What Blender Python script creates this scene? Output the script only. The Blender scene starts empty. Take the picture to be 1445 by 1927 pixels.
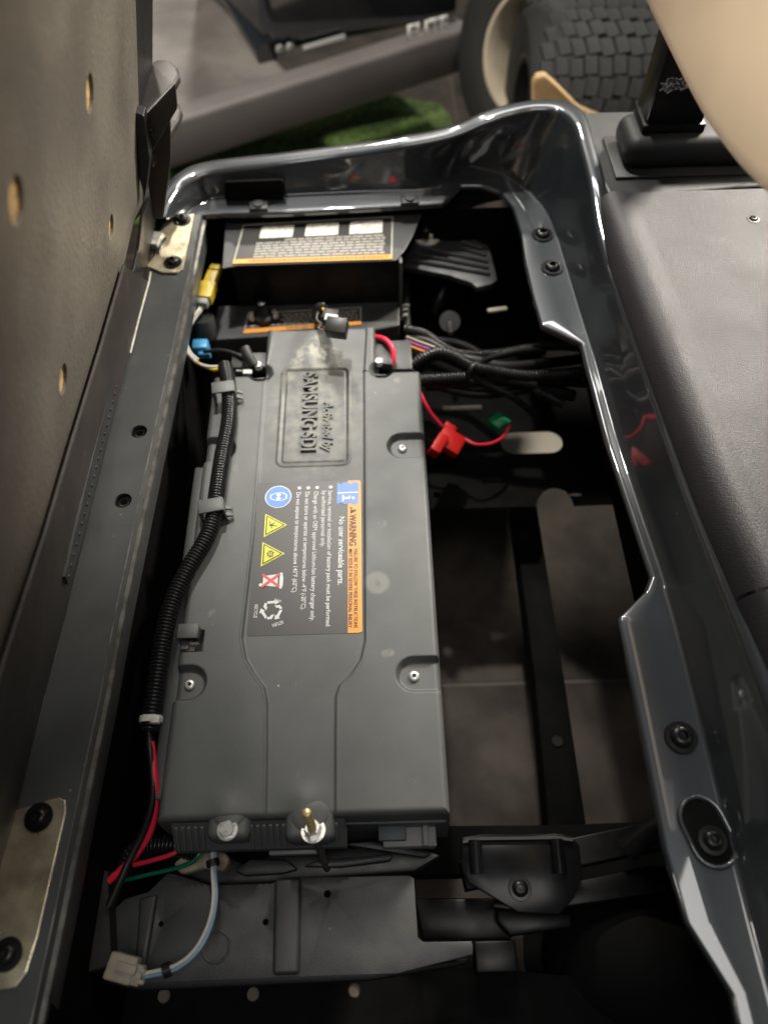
import bpy, bmesh, math, random
import numpy as np
from mathutils import Vector, Matrix
from mathutils.geometry import delaunay_2d_cdt
random.seed(7); rng = np.random.default_rng(7)
R = math.radians
scene = bpy.context.scene
col = scene.collection

# ------------------------------------------------------------------ camera
cd = bpy.data.cameras.new('camera'); cam = bpy.data.objects.new('camera', cd); col.objects.link(cam)
cd.sensor_fit = 'VERTICAL'; cd.sensor_height = 36.0; cd.lens = 25.97
cd.clip_start = 0.02; cd.clip_end = 60
cam.matrix_world = Matrix.Translation((0, 0, 0.8)) @ Matrix.Rotation(R(32.0), 4, 'X') @ Matrix.Rotation(R(-1.68), 4, 'Z')
cd.dof.use_dof = True; cd.dof.focus_distance = 0.85; cd.dof.aperture_fstop = 2.4
scene.camera = cam
# ------------------------------------------------------------------ dim showroom: world and lamps
w = bpy.data.worlds.new('World'); scene.world = w; w.use_nodes = True
w.node_tree.nodes['Background'].inputs[0].default_value = (0.85, 0.92, 1.0, 1)
w.node_tree.nodes['Background'].inputs[1].default_value = 0.035
def lamp(name, kind, loc, target, energy, colr, **kw):
    d = bpy.data.lights.new(name, kind); d.energy = energy; d.color = colr
    for k, v in kw.items(): setattr(d, k, v)
    o = bpy.data.objects.new(name, d); col.objects.link(o)
    o.location = loc
    o.rotation_euler = (Vector(target) - Vector(loc)).to_track_quat('-Z', 'Y').to_euler()
    o['kind'] = 'helper'
    return o
WARM = (1.0, 0.93, 0.82)
lamp('showroom_spot', 'SPOT', (-0.12, 1.95, 2.35), (-0.06, 0.86, 0.0), 158, (1.0, 0.96, 0.89), spot_size=R(31), spot_blend=1.0, shadow_soft_size=0.06)
lamp('ceiling_panel', 'AREA', (0.4, 2.5, 2.6), (0.1, 0.9, 0.0), 16, (1.0, 0.97, 0.92), shape='RECTANGLE', size=1.8, size_y=0.35)
lamp('showroom_spot_right', 'SPOT', (1.7, 2.3, 1.7), (0.14, 0.86, 0.30), 400, WARM, spot_size=R(40), spot_blend=1.0, shadow_soft_size=0.22)
lamp('cushion_fill', 'SPOT', (-1.4, 0.2, 1.4), (0.32, 0.42, 0.72), 190, WARM, spot_size=R(34), spot_blend=0.7, shadow_soft_size=0.3)  # added fill spot that brightens the tan backrest
lamp('overhead_fill', 'AREA', (0.25, -0.3, 2.9), (0.1, 0.3, -0.3), 13, (1.0, 0.97, 0.93), shape='RECTANGLE', size=1.6, size_y=1.0)  # unseen area fill added to lift the floor and near parts
lamp('background_fill', 'SPOT', (-1.3, 0.9, 2.7), (0.0, 2.3, -0.2), 330, WARM, spot_size=R(42), spot_blend=0.8, shadow_soft_size=0.2)  # unseen spot added to brighten the parked cart
lamp('showroom_spot_far', 'SPOT', (-0.6, 4.6, 2.6), (-0.1, 2.2, -0.4), 200, WARM, spot_size=R(60), spot_blend=0.6, shadow_soft_size=0.1)
scene.view_settings.view_transform = 'Standard'; scene.view_settings.look = 'None'
scene.view_settings.exposure = 0.5; scene.view_settings.gamma = 1.0
scene.view_settings.use_curve_mapping = False
scene.cycles.use_denoising = True
scene.cycles.max_bounces = 8

# ------------------------------------------------------------------ materials
MATS = {}
def mat(name, c, rough=0.5, metal=0.0, coat=0.0, var=0.0, vs=18.0, bump=0.0, bs=300.0, rvar=0.0, spec=0.5, specks=0.0, aniso=0.0, scratch=0.0, dust=0.0):
    if name in MATS: return MATS[name]
    m = bpy.data.materials.new(name); m.use_nodes = True; nt = m.node_tree; N = nt.nodes; L = nt.links
    b = N['Principled BSDF']
    b.inputs['Base Color'].default_value = (*c, 1); b.inputs['Roughness'].default_value = rough
    b.inputs['Metallic'].default_value = metal; b.inputs['Coat Weight'].default_value = coat
    b.inputs['Coat Roughness'].default_value = 0.035; b.inputs['Coat IOR'].default_value = 1.9; b.inputs['Specular IOR Level'].default_value = spec
    tc = N.new('ShaderNodeTexCoord'); colr = None
    def noise(scale, detail=4, stretch=None):
        n = N.new('ShaderNodeTexNoise'); n.inputs['Scale'].default_value = scale; n.inputs['Detail'].default_value = detail
        if stretch:
            mp = N.new('ShaderNodeMapping'); mp.inputs['Scale'].default_value = stretch
            L.new(tc.outputs['Object'], mp.inputs[0]); L.new(mp.outputs[0], n.inputs['Vector'])
        else: L.new(tc.outputs['Object'], n.inputs['Vector'])
        return n
    def mixc(fac, a, bcol):
        x = N.new('ShaderNodeMix'); x.data_type = 'RGBA'
        L.new(fac, x.inputs[0])
        if isinstance(a, tuple): x.inputs[6].default_value = (*a, 1)
        else: L.new(a, x.inputs[6])
        if isinstance(bcol, tuple): x.inputs[7].default_value = (*bcol, 1)
        else: L.new(bcol, x.inputs[7])
        return x.outputs[2]
    def ramp(src, lo, hi):
        x = N.new('ShaderNodeMapRange'); x.inputs[1].default_value = lo; x.inputs[2].default_value = hi; x.interpolation_type = 'SMOOTHSTEP'
        L.new(src, x.inputs[0]); return x.outputs[0]
    if var:
        n = noise(vs, 6)
        lo = tuple(max(0, v * (1 - var)) for v in c); hi = tuple(min(1, v * (1 + var)) for v in c)
        colr = mixc(ramp(n.outputs[0], 0.3, 0.7), lo, hi)
    if dust:
        n = noise(vs * 0.6, 8); f = ramp(n.outputs[0], 0.5, 0.85)
        ml = N.new('ShaderNodeMath'); ml.operation = 'MULTIPLY'; ml.inputs[1].default_value = dust; L.new(f, ml.inputs[0])
        colr = mixc(ml.outputs[0], colr if colr else c, (0.35, 0.32, 0.27))
    if specks:
        v = N.new('ShaderNodeTexVoronoi'); v.inputs['Scale'].default_value = 55; L.new(tc.outputs['Object'], v.inputs['Vector'])
        n = noise(9, 2)
        a = ramp(v.outputs['Distance'], 0.09, 0.05); bq = ramp(n.outputs[0], 0.56, 0.66)
        ml = N.new('ShaderNodeMath'); ml.operation = 'MULTIPLY'; L.new(a, ml.inputs[0]); L.new(bq, ml.inputs[1])
        m2 = N.new('ShaderNodeMath'); m2.operation = 'MULTIPLY'; m2.inputs[1].default_value = specks; L.new(ml.outputs[0], m2.inputs[0])
        colr = mixc(m2.outputs[0], colr if colr else c, (0.5, 0.48, 0.42))
    if scratch:
        n = noise(60, 3, (9, 0.7, 3)); n2 = noise(14, 2)
        a = ramp(n.outputs[0], 0.70, 0.76); bq = ramp(n2.outputs[0], 0.5, 0.62)
        ml = N.new('ShaderNodeMath'); ml.operation = 'MULTIPLY'; L.new(a, ml.inputs[0]); L.new(bq, ml.inputs[1])
        m2 = N.new('ShaderNodeMath'); m2.operation = 'MULTIPLY'; m2.inputs[1].default_value = scratch; L.new(ml.outputs[0], m2.inputs[0])
        colr = mixc(m2.outputs[0], colr if colr else c, (0.42, 0.38, 0.32))
    if colr: L.new(colr, b.inputs['Base Color'])
    if rvar:
        n = noise(vs * 1.7, 6); x = N.new('ShaderNodeMapRange'); x.inputs[3].default_value = max(0.02, rough - rvar); x.inputs[4].default_value = rough + rvar
        L.new(n.outputs[0], x.inputs[0]); L.new(x.outputs[0], b.inputs['Roughness'])
    if bump:
        n = noise(bs, 3); bp = N.new('ShaderNodeBump'); bp.inputs['Strength'].default_value = bump; bp.inputs['Distance'].default_value = 0.001
        L.new(n.outputs[0], bp.inputs['Height']); L.new(bp.outputs[0], b.inputs['Normal'])
    m['N'] = 1; MATS[name] = m
    return m
plastic_black = mat('black_plastic', (0.012, 0.012, 0.013), 0.42, var=0.3, vs=40, bump=0.1, bs=500, rvar=0.1)
plastic_dark = mat('charcoal_plastic', (0.033, 0.034, 0.036), 0.45, var=0.2, vs=25, bump=0.25, bs=700, rvar=0.12, specks=0.3, dust=0.12)
frame_black = mat('black_frame_steel', (0.006, 0.006, 0.0065), 0.36, spec=0.3, var=0.4, vs=30, rvar=0.12, dust=0.06)
rail_steel = mat('satin_rail_paint', (0.066, 0.070, 0.071), 0.42, var=0.15, vs=14, bump=0.12, bs=420, rvar=0.1, specks=0.4)
paint = mat('charcoal_gloss_paint', (0.042, 0.047, 0.054), 0.38, metal=0.35, coat=1.0, var=0.10, vs=9, rvar=0.07, dust=0.05, specks=0.5)
deck_mat = mat('grained_grey_deck', (0.040, 0.0355, 0.041), 0.48, var=0.10, vs=9, bump=0.7, bs=600, rvar=0.08)
shelf_mat = mat('dusty_grey_shelf', (0.045, 0.045, 0.045), 0.4, var=0.15, vs=16, bump=0.3, bs=600, rvar=0.12, dust=0.12)
rubber = mat('rubber', (0.026, 0.026, 0.027), 0.55, bump=0.1, bs=400)
tyre_mat = mat('tyre_rubber', (0.012, 0.012, 0.012), 0.65, bump=0.2, bs=200, var=0.2, vs=10)
tread_mat = mat('tread_rubber', (0.020, 0.020, 0.020), 0.6, bump=0.3, bs=250, var=0.25, vs=20, dust=0.08)
wire_black = mat('wire_black', (0.010, 0.010, 0.010), 0.4)
loom_mat = mat('loom_black', (0.011, 0.011, 0.012), 0.33, dust=0.05, vs=60)
wire_red = mat('wire_red', (0.78, 0.025, 0.065), 0.35)
conn_red = mat('connector_red', (0.55, 0.012, 0.008), 0.4)
conn_green = mat('connector_green', (0.0, 0.22, 0.07), 0.4)
wire_green = mat('wire_green', (0.0, 0.13, 0.075), 0.35)
wire_white = mat('wire_white', (0.55, 0.54, 0.5), 0.45)
wire_blue = mat('wire_light_blue', (0.22, 0.36, 0.46), 0.4)
wire_yellow = mat('wire_yellow', (0.6, 0.42, 0.03), 0.4)
wire_orange = mat('wire_orange', (0.6, 0.2, 0.05), 0.4)
wire_purple = mat('wire_purple', (0.3, 0.08, 0.25), 0.4)
conn_yellow = mat('connector_yellow', (0.42, 0.29, 0.02), 0.4, var=0.15, vs=60)
conn_blue = mat('connector_blue', (0.06, 0.28, 0.5), 0.35)
conn_tan = mat('connector_tan', (0.32, 0.28, 0.22), 0.5, var=0.12, vs=70)
conn_grey = mat('connector_grey', (0.22, 0.22, 0.22), 0.5)
white_plastic = mat('white_plastic', (0.75, 0.73, 0.68), 0.4)
zinc = mat('zinc', (0.72, 0.72, 0.69), 0.30, metal=0.6, var=0.15, vs=90, rvar=0.12)
brass = mat('yellow_zinc', (0.74, 0.56, 0.27), 0.3, metal=0.6, rvar=0.1, vs=90)
old_steel = mat('dull_steel', (0.16, 0.15, 0.13), 0.5, metal=0.7, var=0.3, vs=60)
worn_edge = mat('worn_edge', (0.115, 0.112, 0.102), 0.4, var=0.45, vs=45, metal=0.3, rvar=0.15)
bare_metal = mat('bare_hinge_metal', (0.82, 0.70, 0.50), 0.30, metal=0.75, var=0.3, vs=34, bump=0.15, bs=300, rvar=0.14)
black_oxide = mat('black_oxide', (0.014, 0.014, 0.014), 0.28, metal=0.3)
board_mat = mat('seat_board', (0.160, 0.145, 0.121), 0.52, var=0.25, vs=7, bump=1.0, bs=160, rvar=0.1, specks=0.45, scratch=0.6)
strip_mat = mat('scuffed_seat_edge', (0.040, 0.034, 0.031), 0.5, var=0.2, vs=20, specks=0.5, scratch=0.8)
wood = mat('plywood_end_grain', (0.62, 0.42, 0.19), 0.6, var=0.35, vs=90, bump=0.4, bs=300)
tan_vinyl = mat('tan_vinyl', (0.52, 0.41, 0.295), 0.5, var=0.05, vs=10, bump=0.15, bs=400)
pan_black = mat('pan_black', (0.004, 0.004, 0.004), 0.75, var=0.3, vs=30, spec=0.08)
label_black = mat('label_black', (0.040, 0.039, 0.037), 0.42)
label_ink = mat('label_ink', (0.016, 0.015, 0.014), 0.45)
bracket_black = mat('bracket_black', (0.007, 0.007, 0.008), 0.22, spec=0.25, rvar=0.06, vs=30)
label_white = mat('label_white', (0.78, 0.78, 0.76), 0.45)
label_grey = mat('label_grey_print', (0.36, 0.34, 0.30), 0.5)
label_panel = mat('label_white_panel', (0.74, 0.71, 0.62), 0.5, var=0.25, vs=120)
label_orange = mat('label_orange', (0.85, 0.33, 0.02), 0.42)
label_dark = mat('label_dark_print', (0.05, 0.03, 0.015), 0.5)
label_blue = mat('label_blue', (0.08, 0.24, 0.68), 0.42)
label_yellow = mat('label_yellow', (0.75, 0.72, 0.03), 0.42)
label_red = mat('label_red', (0.75, 0.06, 0.05), 0.42)
floor_mat = mat('floor_tile', (0.060, 0.049, 0.041), 0.6, spec=0.15, var=0.45, vs=9, rvar=0.1, dust=0.08, bump=0.05, bs=80)
grout_mat = mat('grout', (0.12, 0.105, 0.09), 0.8)
turf_mat = mat('artificial_turf', (0.09, 0.15, 0.035), 0.85, var=0.5, vs=60, bump=0.8, bs=150)
mat_grey = mat('cart_floor_mat', (0.16, 0.145, 0.135), 0.45, var=0.35, vs=5, rvar=0.15, dust=0.15)
sill_mat = mat('cart_sill', (0.17, 0.155, 0.15), 0.4, var=0.1, vs=5)
body_dark = mat('cart_body_dark', (0.012, 0.014, 0.018), 0.15, coat=0.6)
chrome = mat('chrome', (0.55, 0.55, 0.53), 0.25, metal=0.6)
rim_cream = mat('wheel_rim_cream', (0.46, 0.40, 0.30), 0.35, var=0.1, vs=12)
tan_block = mat('tan_block', (0.55, 0.36, 0.17), 0.6, var=0.2, vs=12)

def battery_material():
    m = mat('battery_case_plastic', (0.084, 0.0895, 0.088), 0.47, var=0.13, vs=11, bump=0.16, bs=900, rvar=0.1, specks=0.7, scratch=0.2, dust=0.10)
    nt = m.node_tree; N = nt.nodes; L = nt.links; b = N['Principled BSDF']
    tc = N.new('ShaderNodeTexCoord')
    def blob(c, rx, ry, soft, ang=0.0, wob=0.006):
        nz = N.new('ShaderNodeTexNoise'); nz.inputs['Scale'].default_value = 45; nz.inputs['Detail'].default_value = 5; L.new(tc.outputs['Object'], nz.inputs['Vector'])
        sb = N.new('ShaderNodeVectorMath'); sb.operation = 'SUBTRACT'; sb.inputs[1].default_value = (0.5, 0.5, 0.5); L.new(nz.outputs['Color'], sb.inputs[0])
        sc = N.new('ShaderNodeVectorMath'); sc.operation = 'SCALE'; sc.inputs['Scale'].default_value = wob * 4; L.new(sb.outputs[0], sc.inputs[0])
        ad = N.new('ShaderNodeVectorMath'); ad.operation = 'ADD'; L.new(tc.outputs['Object'], ad.inputs[0]); L.new(sc.outputs[0], ad.inputs[1])
        s2 = N.new('ShaderNodeVectorMath'); s2.operation = 'SUBTRACT'; s2.inputs[1].default_value = (c[0], c[1], 0); L.new(ad.outputs[0], s2.inputs[0])
        rt = N.new('ShaderNodeVectorRotate'); rt.rotation_type = 'Z_AXIS'; rt.inputs['Angle'].default_value = -ang; L.new(s2.outputs[0], rt.inputs['Vector'])
        m3 = N.new('ShaderNodeVectorMath'); m3.operation = 'MULTIPLY'; m3.inputs[1].default_value = (1 / rx, 1 / ry, 0); L.new(rt.outputs[0], m3.inputs[0])
        ln = N.new('ShaderNodeVectorMath'); ln.operation = 'LENGTH'; L.new(m3.outputs[0], ln.inputs[0])
        r = N.new('ShaderNodeMapRange'); r.interpolation_type = 'SMOOTHSTEP'; r.inputs[1].default_value = 1 + soft; r.inputs[2].default_value = 1 - soft; L.new(ln.outputs['Value'], r.inputs[0])
        return r.outputs[0]
    cur = b.inputs['Base Color'].links[0].from_socket
    nz = N.new('ShaderNodeTexNoise'); nz.inputs['Scale'].default_value = 70; nz.inputs['Detail'].default_value = 8; L.new(tc.outputs['Object'], nz.inputs['Vector'])
    mr = N.new('ShaderNodeMapRange'); mr.inputs[1].default_value = 0.38; mr.inputs[2].default_value = 0.62; L.new(nz.outputs[0], mr.inputs[0])
    def over(mask, c, amt, noisy=True):
        nonlocal cur
        f = N.new('ShaderNodeMath'); f.operation = 'MULTIPLY'; f.inputs[1].default_value = amt; L.new(mask, f.inputs[0]); fs = f.outputs[0]
        if noisy:
            g = N.new('ShaderNodeMath'); g.operation = 'MULTIPLY'; L.new(fs, g.inputs[0]); L.new(mr.outputs[0], g.inputs[1]); fs = g.outputs[0]
        x = N.new('ShaderNodeMix'); x.data_type = 'RGBA'; L.new(fs, x.inputs[0]); L.new(cur, x.inputs[6]); x.inputs[7].default_value = (*c, 1); cur = x.outputs[2]
    p = (-0.1112,0.7772,0.0000); over(blob(p, 0.010, 0.048, 0.5, R(-28), 0.004), (0.42, 0.405, 0.33), 0.9)
    p = (-0.0892,0.7763,0.0000); over(blob(p, 0.026, 0.020, 0.6), (0.34, 0.33, 0.27), 0.8)
    p = (-0.0870,0.6729,0.0000); over(blob(p, 0.055, 0.10, 0.7, 0, 0.012), (0.24, 0.23, 0.19), 0.6)
    p = (-0.0575,0.7292,0.0000); over(blob(p, 0.020, 0.026, 0.35, R(30), 0.010), (0.05, 0.05, 0.045), 0.8, False)  # dark blob paints the hanging plug's shadow onto the cover
    p = (-0.0105,0.4001,0.0000); over(blob(p, 0.0145, 0.0145, 0.22, 0, 0.001), (0.24, 0.24, 0.23), 0.6, False)
    p = (-0.0105,0.3987,0.0000); over(blob(p, 0.003, 0.005, 0.5, 0.4, 0.001), (0.12, 0.12, 0.12), 0.8, False)
    for q in ((0.0221,0.7029,0.0000), (0.0250,0.7229,-0.0000), (0.0118,0.6132,0.0000), (-0.2070,0.3653,0.0000), (-0.1946,0.5763,-0.0000), (-0.0021,0.4829,0.0000), (-0.0032,0.3095,0.0000), (0.0029,0.3106,0.0000)):
        over(blob(q, 0.0045, 0.0045, 0.6, 0, 0.002), (0.26, 0.25, 0.22), 0.55)
    L.new(cur, b.inputs['Base Color'])
    return m
battery_mat = battery_material()

# ------------------------------------------------------------------ mesh helpers
V = Vector
def tag(o, label=None, cat=None, group=None, kind=None):
    if label: o['label'] = label
    if cat: o['category'] = cat
    if group: o['group'] = group
    if kind: o['kind'] = kind
    return o
def thing(name, loc, label, cat, group=None):
    o = bpy.data.objects.new(name, None); col.objects.link(o); o.location = loc; o.empty_display_size = 0.02
    return tag(o, label, cat, group)
def off(parent):
    v = V((0, 0, 0))
    while parent: v += parent.location; parent = parent.parent
    return v
def obj(name, me, m, parent=None, mw=None):
    o = bpy.data.objects.new(name, me); col.objects.link(o)
    if m and not me.materials: me.materials.append(m)
    if mw is None: mw = Matrix.Identity(4)
    if parent:
        o.parent = parent
        # parents hold only translations or world placed meshes
        pm = parent.get('_mw'); base = Matrix(np.array(pm).reshape(4, 4).tolist()) if pm else Matrix.Translation(parent.location)
        o.matrix_basis = base.inverted() @ mw
    else: o.matrix_basis = mw
    o['_mw'] = [x for r_ in mw for x in r_]
    return o
class MB:
    def __init__(s): s.v = []; s.f = []
    def add(s, vs, fs):
        k = len(s.v); s.v += [tuple(a) for a in vs]; s.f += [tuple(i + k for i in f) for f in fs]; return s
    def grid(s, rows, cu=False, cv=False):
        n = len(rows); m = len(rows[0]); fs = []
        for i in range(n if cu else n - 1):
            for j in range(m if cv else m - 1):
                a, b = i, (i + 1) % n; c, d = j, (j + 1) % m
                fs.append((a * m + c, a * m + d, b * m + d, b * m + c))
        return s.add([p for r_ in rows for p in r_], fs)
    def box(s, c, size, rot=None, taper=1.0):
        hx, hy, hz = (a / 2 for a in size); vs = []
        for z in (-hz, hz):
            k = taper if z > 0 else 1.0
            for x, y in ((-hx, -hy), (hx, -hy), (hx, hy), (-hx, hy)):
                p = V((x * k, y * k, z)); p = rot @ p if rot else p; vs.append(p + V(c))
        return s.add(vs, [(3, 2, 1, 0), (4, 5, 6, 7), (0, 1, 5, 4), (1, 2, 6, 5), (2, 3, 7, 6), (3, 0, 4, 7)])
    def frames(s, path):
        pts = [V(p) for p in path]; n = len(pts); T = []
        for i in range(n):
            T.append((pts[min(i + 1, n - 1)] - pts[max(i - 1, 0)]).normalized())
        nrm = T[0].orthogonal().normalized(); out = []
        for i in range(n):
            nrm = (nrm - T[i] * nrm.dot(T[i]))
            nrm = nrm.normalized() if nrm.length > 1e-6 else T[i].orthogonal().normalized()
            out.append((pts[i], nrm, T[i].cross(nrm)))
        return out
    def tube(s, path, r, seg=10, cap=True, radii=None):
        fr = s.frames(path); rows = []
        for i, (p, a, b) in enumerate(fr):
            rr = radii[i] if radii is not None else r
            rows.append([p + a * (math.cos(2 * math.pi * k / seg) * rr) + b * (math.sin(2 * math.pi * k / seg) * rr) for k in range(seg)])
        s.grid(rows, cv=True)
        if cap:
            m = len(s.v); n = len(rows)
            base = m - n * seg
            s.f.append(tuple(reversed(range(base, base + seg)))); s.f.append(tuple(range(m - seg, m)))
        return s
    def lathe(s, prof, mw=None, seg=24):
        rows = []
        for r_, z in prof:
            rows.append([(r_ * math.cos(2 * math.pi * k / seg), r_ * math.sin(2 * math.pi * k / seg), z) for k in range(seg)])
        if mw: rows = [[mw @ V(p) for p in r_] for r_ in rows]
        s.grid(rows, cv=True)
        m = len(s.v); s.f.append(tuple(range(m - seg, m)))
        return s
    def plate(s, outer, holes, n, t):
        """flat plate: outer and holes are lists of 3-d points in one plane; extruded by -n*t"""
        o = V(outer[0]); n = V(n).normalized(); ex = (V(outer[1]) - o); ex = (ex - n * ex.dot(n)).normalized(); ey = n.cross(ex)
        loops = [[((V(p) - o).dot(ex), (V(p) - o).dot(ey)) for p in lp] for lp in [outer] + list(holes)]
        pts = []; edges = []; 
        for lp in loops:
            k = len(pts); pts += [V(p) for p in lp]; edges += [(k + i, k + (i + 1) % len(lp)) for i in range(len(lp))]
        vs, es, fs, _, _, _ = delaunay_2d_cdt(pts, edges, [], 1, 1e-7)
        def inside(p, lp):
            c = False
            for i in range(len(lp)):
                (x1, y1), (x2, y2) = lp[i], lp[i - 1]
                if (y1 > p[1]) != (y2 > p[1]) and p[0] < (x2 - x1) * (p[1] - y1) / (y2 - y1) + x1: c = not c
            return c
        keep = []
        for f in fs:
            c = sum((vs[i] for i in f), V((0, 0))) / len(f)
            if inside(c, loops[0]) and not any(inside(c, h) for h in loops[1:]): keep.append(tuple(f))
        def sgn(f):
            a, b, c = vs[f[0]], vs[f[1]], vs[f[2]]; return (b - a).cross(c - a) if hasattr(b, 'cross') else 0
        keep = [f if ((vs[f[1]][0] - vs[f[0]][0]) * (vs[f[2]][1] - vs[f[0]][1]) - (vs[f[1]][1] - vs[f[0]][1]) * (vs[f[2]][0] - vs[f[0]][0])) > 0 else tuple(reversed(f)) for f in keep]
        top = [o + ex * p[0] + ey * p[1] for p in vs]; bot = [p - n * t for p in top]; m = len(vs)
        F = list(keep) + [tuple(i + m for i in reversed(f)) for f in keep]
        cnt = {}
        for f in keep:
            for i in range(len(f)):
                a, b = f[i], f[(i + 1) % len(f)]; cnt[(a, b)] = 1
        for (a, b) in list(cnt):
            if (b, a) not in cnt: F.append((b, a, a + m, b + m))
        return s.add(top + bot, F)
    def mesh(s, name, smooth=35, bevel=0.0, bseg=2, bangle=30):
        me = bpy.data.meshes.new(name); me.from_pydata(s.v, [], s.f); me.update()
        if bevel:
            bm = bmesh.new(); bm.from_mesh(me)
            bmesh.ops.remove_doubles(bm, verts=bm.verts, dist=1e-6)
            ed = [e for e in bm.edges if len(e.link_faces) == 2 and e.calc_face_angle(0) > R(bangle)]
            bmesh.ops.bevel(bm, geom=ed, offset=bevel, segments=bseg, affect='EDGES', profile=0.5, clamp_overlap=True)
            bm.to_mesh(me); bm.free()
        bm = bmesh.new(); bm.from_mesh(me); bmesh.ops.recalc_face_normals(bm, faces=bm.faces); bm.to_mesh(me); bm.free()
        if smooth:
            me.shade_smooth(); me.set_sharp_from_angle(angle=R(smooth))
        return me
    def build(s, name, m, parent=None, smooth=35, bevel=0.0, bseg=2, bangle=30, mw=None):
        return obj(name, s.mesh(name, smooth, bevel, bseg, bangle), m, parent, mw)
def cr(pts, n=12):
    """Catmull-Rom through points"""
    p = [V(a) for a in pts]; p = [p[0] * 2 - p[1]] + p + [p[-1] * 2 - p[-2]]; out = []
    for i in range(1, len(p) - 2):
        for k in range(n):
            t = k / n; a, b, c, d = p[i - 1], p[i], p[i + 1], p[i + 2]
            out.append(0.5 * ((2 * b) + (c - a) * t + (2 * a - 5 * b + 4 * c - d) * t * t + (3 * b - a - 3 * c + d) * t ** 3))
    out.append(p[-2]); return out
def resample(path, step):
    p = [V(a) for a in path]; d = [0]
    for i in range(1, len(p)): d.append(d[-1] + (p[i] - p[i - 1]).length)
    n = max(2, int(d[-1] / step)); out = []; j = 0
    for k in range(n + 1):
        s = d[-1] * k / n
        while j < len(p) - 2 and d[j + 1] < s: j += 1
        t = (s - d[j]) / max(1e-9, d[j + 1] - d[j]); out.append(p[j].lerp(p[j + 1], min(1, t)))
    return out
def cable(name, pts, r, m, parent=None, seg=8, n=10):
    return MB().tube(cr(pts, n), r, seg).build(name, m, parent)
def loom(name, pts, r, m, parent=None, pitch=0.0042, seg=18):
    path = resample(cr(pts, 14), pitch / 5); rad = []
    for i in range(len(path)):
        k = i % 5; rad.append(r * (1.0, 1.0, 0.97, 0.84, 0.86)[k])
    return MB().tube(path, r, seg, radii=rad).build(name, m, parent, smooth=50)
def circle(c, r, n=20, ex=(1, 0, 0), ey=(0, 1, 0), ry=None):
    ex, ey, c = V(ex), V(ey), V(c); ry = ry or r
    return [c + ex * (r * math.cos(2 * math.pi * k / n)) + ey * (ry * math.sin(2 * math.pi * k / n)) for k in range(n)]
def flat(name, pts, m, parent, z=None):
    mb = MB(); vs = [(p[0], p[1], p[2] if z is None else z) for p in pts]
    mb.add(vs, [tuple(range(len(vs)))])
    return mb.build(name, m, parent, smooth=0)
def ring(name, outer, inner, m, parent, z):
    mb = MB(); n = len(outer)
    mb.grid([[(p[0], p[1], z) for p in outer], [(p[0], p[1], z) for p in inner]], cv=True)
    return mb.build(name, m, parent, smooth=0)
def text(name, s, p0, p1, h, m, parent, up=None, extrude=0.0, bold=0.0, shear=0.0, lift=0.0):
    cu = bpy.data.curves.new(name, 'FONT'); cu.body = s; cu.extrude = extrude / h if h else 0; cu.offset = bold; cu.shear = shear; cu.resolution_u = 3
    to = bpy.data.objects.new('tmp', cu); col.objects.link(to)
    me = bpy.data.meshes.new_from_object(to); bpy.data.objects.remove(to); bpy.data.curves.remove(cu)
    co = np.zeros(len(me.vertices) * 3); me.vertices.foreach_get('co', co); co = co.reshape(-1, 3)
    x0, x1 = co[:, 0].min(), co[:, 0].max()
    p0, p1 = V(p0), V(p1); d = (p1 - p0); ln = d.length; d.normalize()
    up = V(up) if up else V((0, 0, 1)).cross(d); nz = d.cross(up)
    cap = 0.7
    X = (co[:, 0] - x0) / (x1 - x0) * ln; Y = (co[:, 1] - cap / 2) / cap * h; Z = co[:, 2] * h + lift
    q = np.outer(X, d) + np.outer(Y, up) + np.outer(Z, nz) + np.array(p0)
    me.vertices.foreach_set('co', q.ravel()); me.update(); me.name = name; me.materials.clear()
    return obj(name, me, m, parent)
def place(loc, z=(0, 0, 1), x=None):
    z = V(z).normalized(); x = V(x) if x else (V((1, 0, 0)) if abs(z.x) < 0.9 else V((0, 1, 0)))
    x = (x - z * x.dot(z)).normalized(); y = z.cross(x)
    m = Matrix((x, y, z)).transposed().to_4x4(); m.translation = V(loc); return m
# shared fasteners ---------------------------------------------------
def btn_mesh():
    return MB().lathe([(0.0125, 0.0), (0.0135, 0.0008), (0.0130, 0.0018), (0.0092, 0.002), (0.0088, 0.0042), (0.0075, 0.0060), (0.0050, 0.0072), (0.0040, 0.0072), (0.0037, 0.0030), (0.0001, 0.0028)], seg=28).mesh('button_bolt', 32)
BTN = btn_mesh()
BTN.materials.append(black_oxide)
def hexm(r, h):
    rows = []
    for rr, z in ((r, 0), (r, h * 0.85), (r * 0.9, h)): rows.append([(rr * math.cos(R(60 * k + 15)), rr * math.sin(R(60 * k + 15)), z) for k in range(6)])
    mb = MB().grid(rows, cv=True); mb.f.append(tuple(range(12, 18))); return mb
def torx_screw(parent, loc):
    mw = place(loc)
    o = obj('screw', SCREW, zinc, parent, mw); obj('drive_recess', SCREWREC, black_oxide, o, mw); return o
SCREW = MB().lathe([(0.0062, -0.001), (0.0062, 0.0008), (0.0056, 0.0022), (0.0042, 0.0030), (0.0026, 0.0031), (0.0024, 0.0016), (0.0001, 0.0014)], seg=24).mesh('screw', 40)
star = []
for k in range(12): rr = 0.0023 if k % 2 == 0 else 0.0016; star.append((rr * math.cos(R(30 * k)), rr * math.sin(R(30 * k)), 0.0023))
SCREWREC = MB().add(star, [tuple(range(12))]).mesh('drive_recess', 0)

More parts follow.
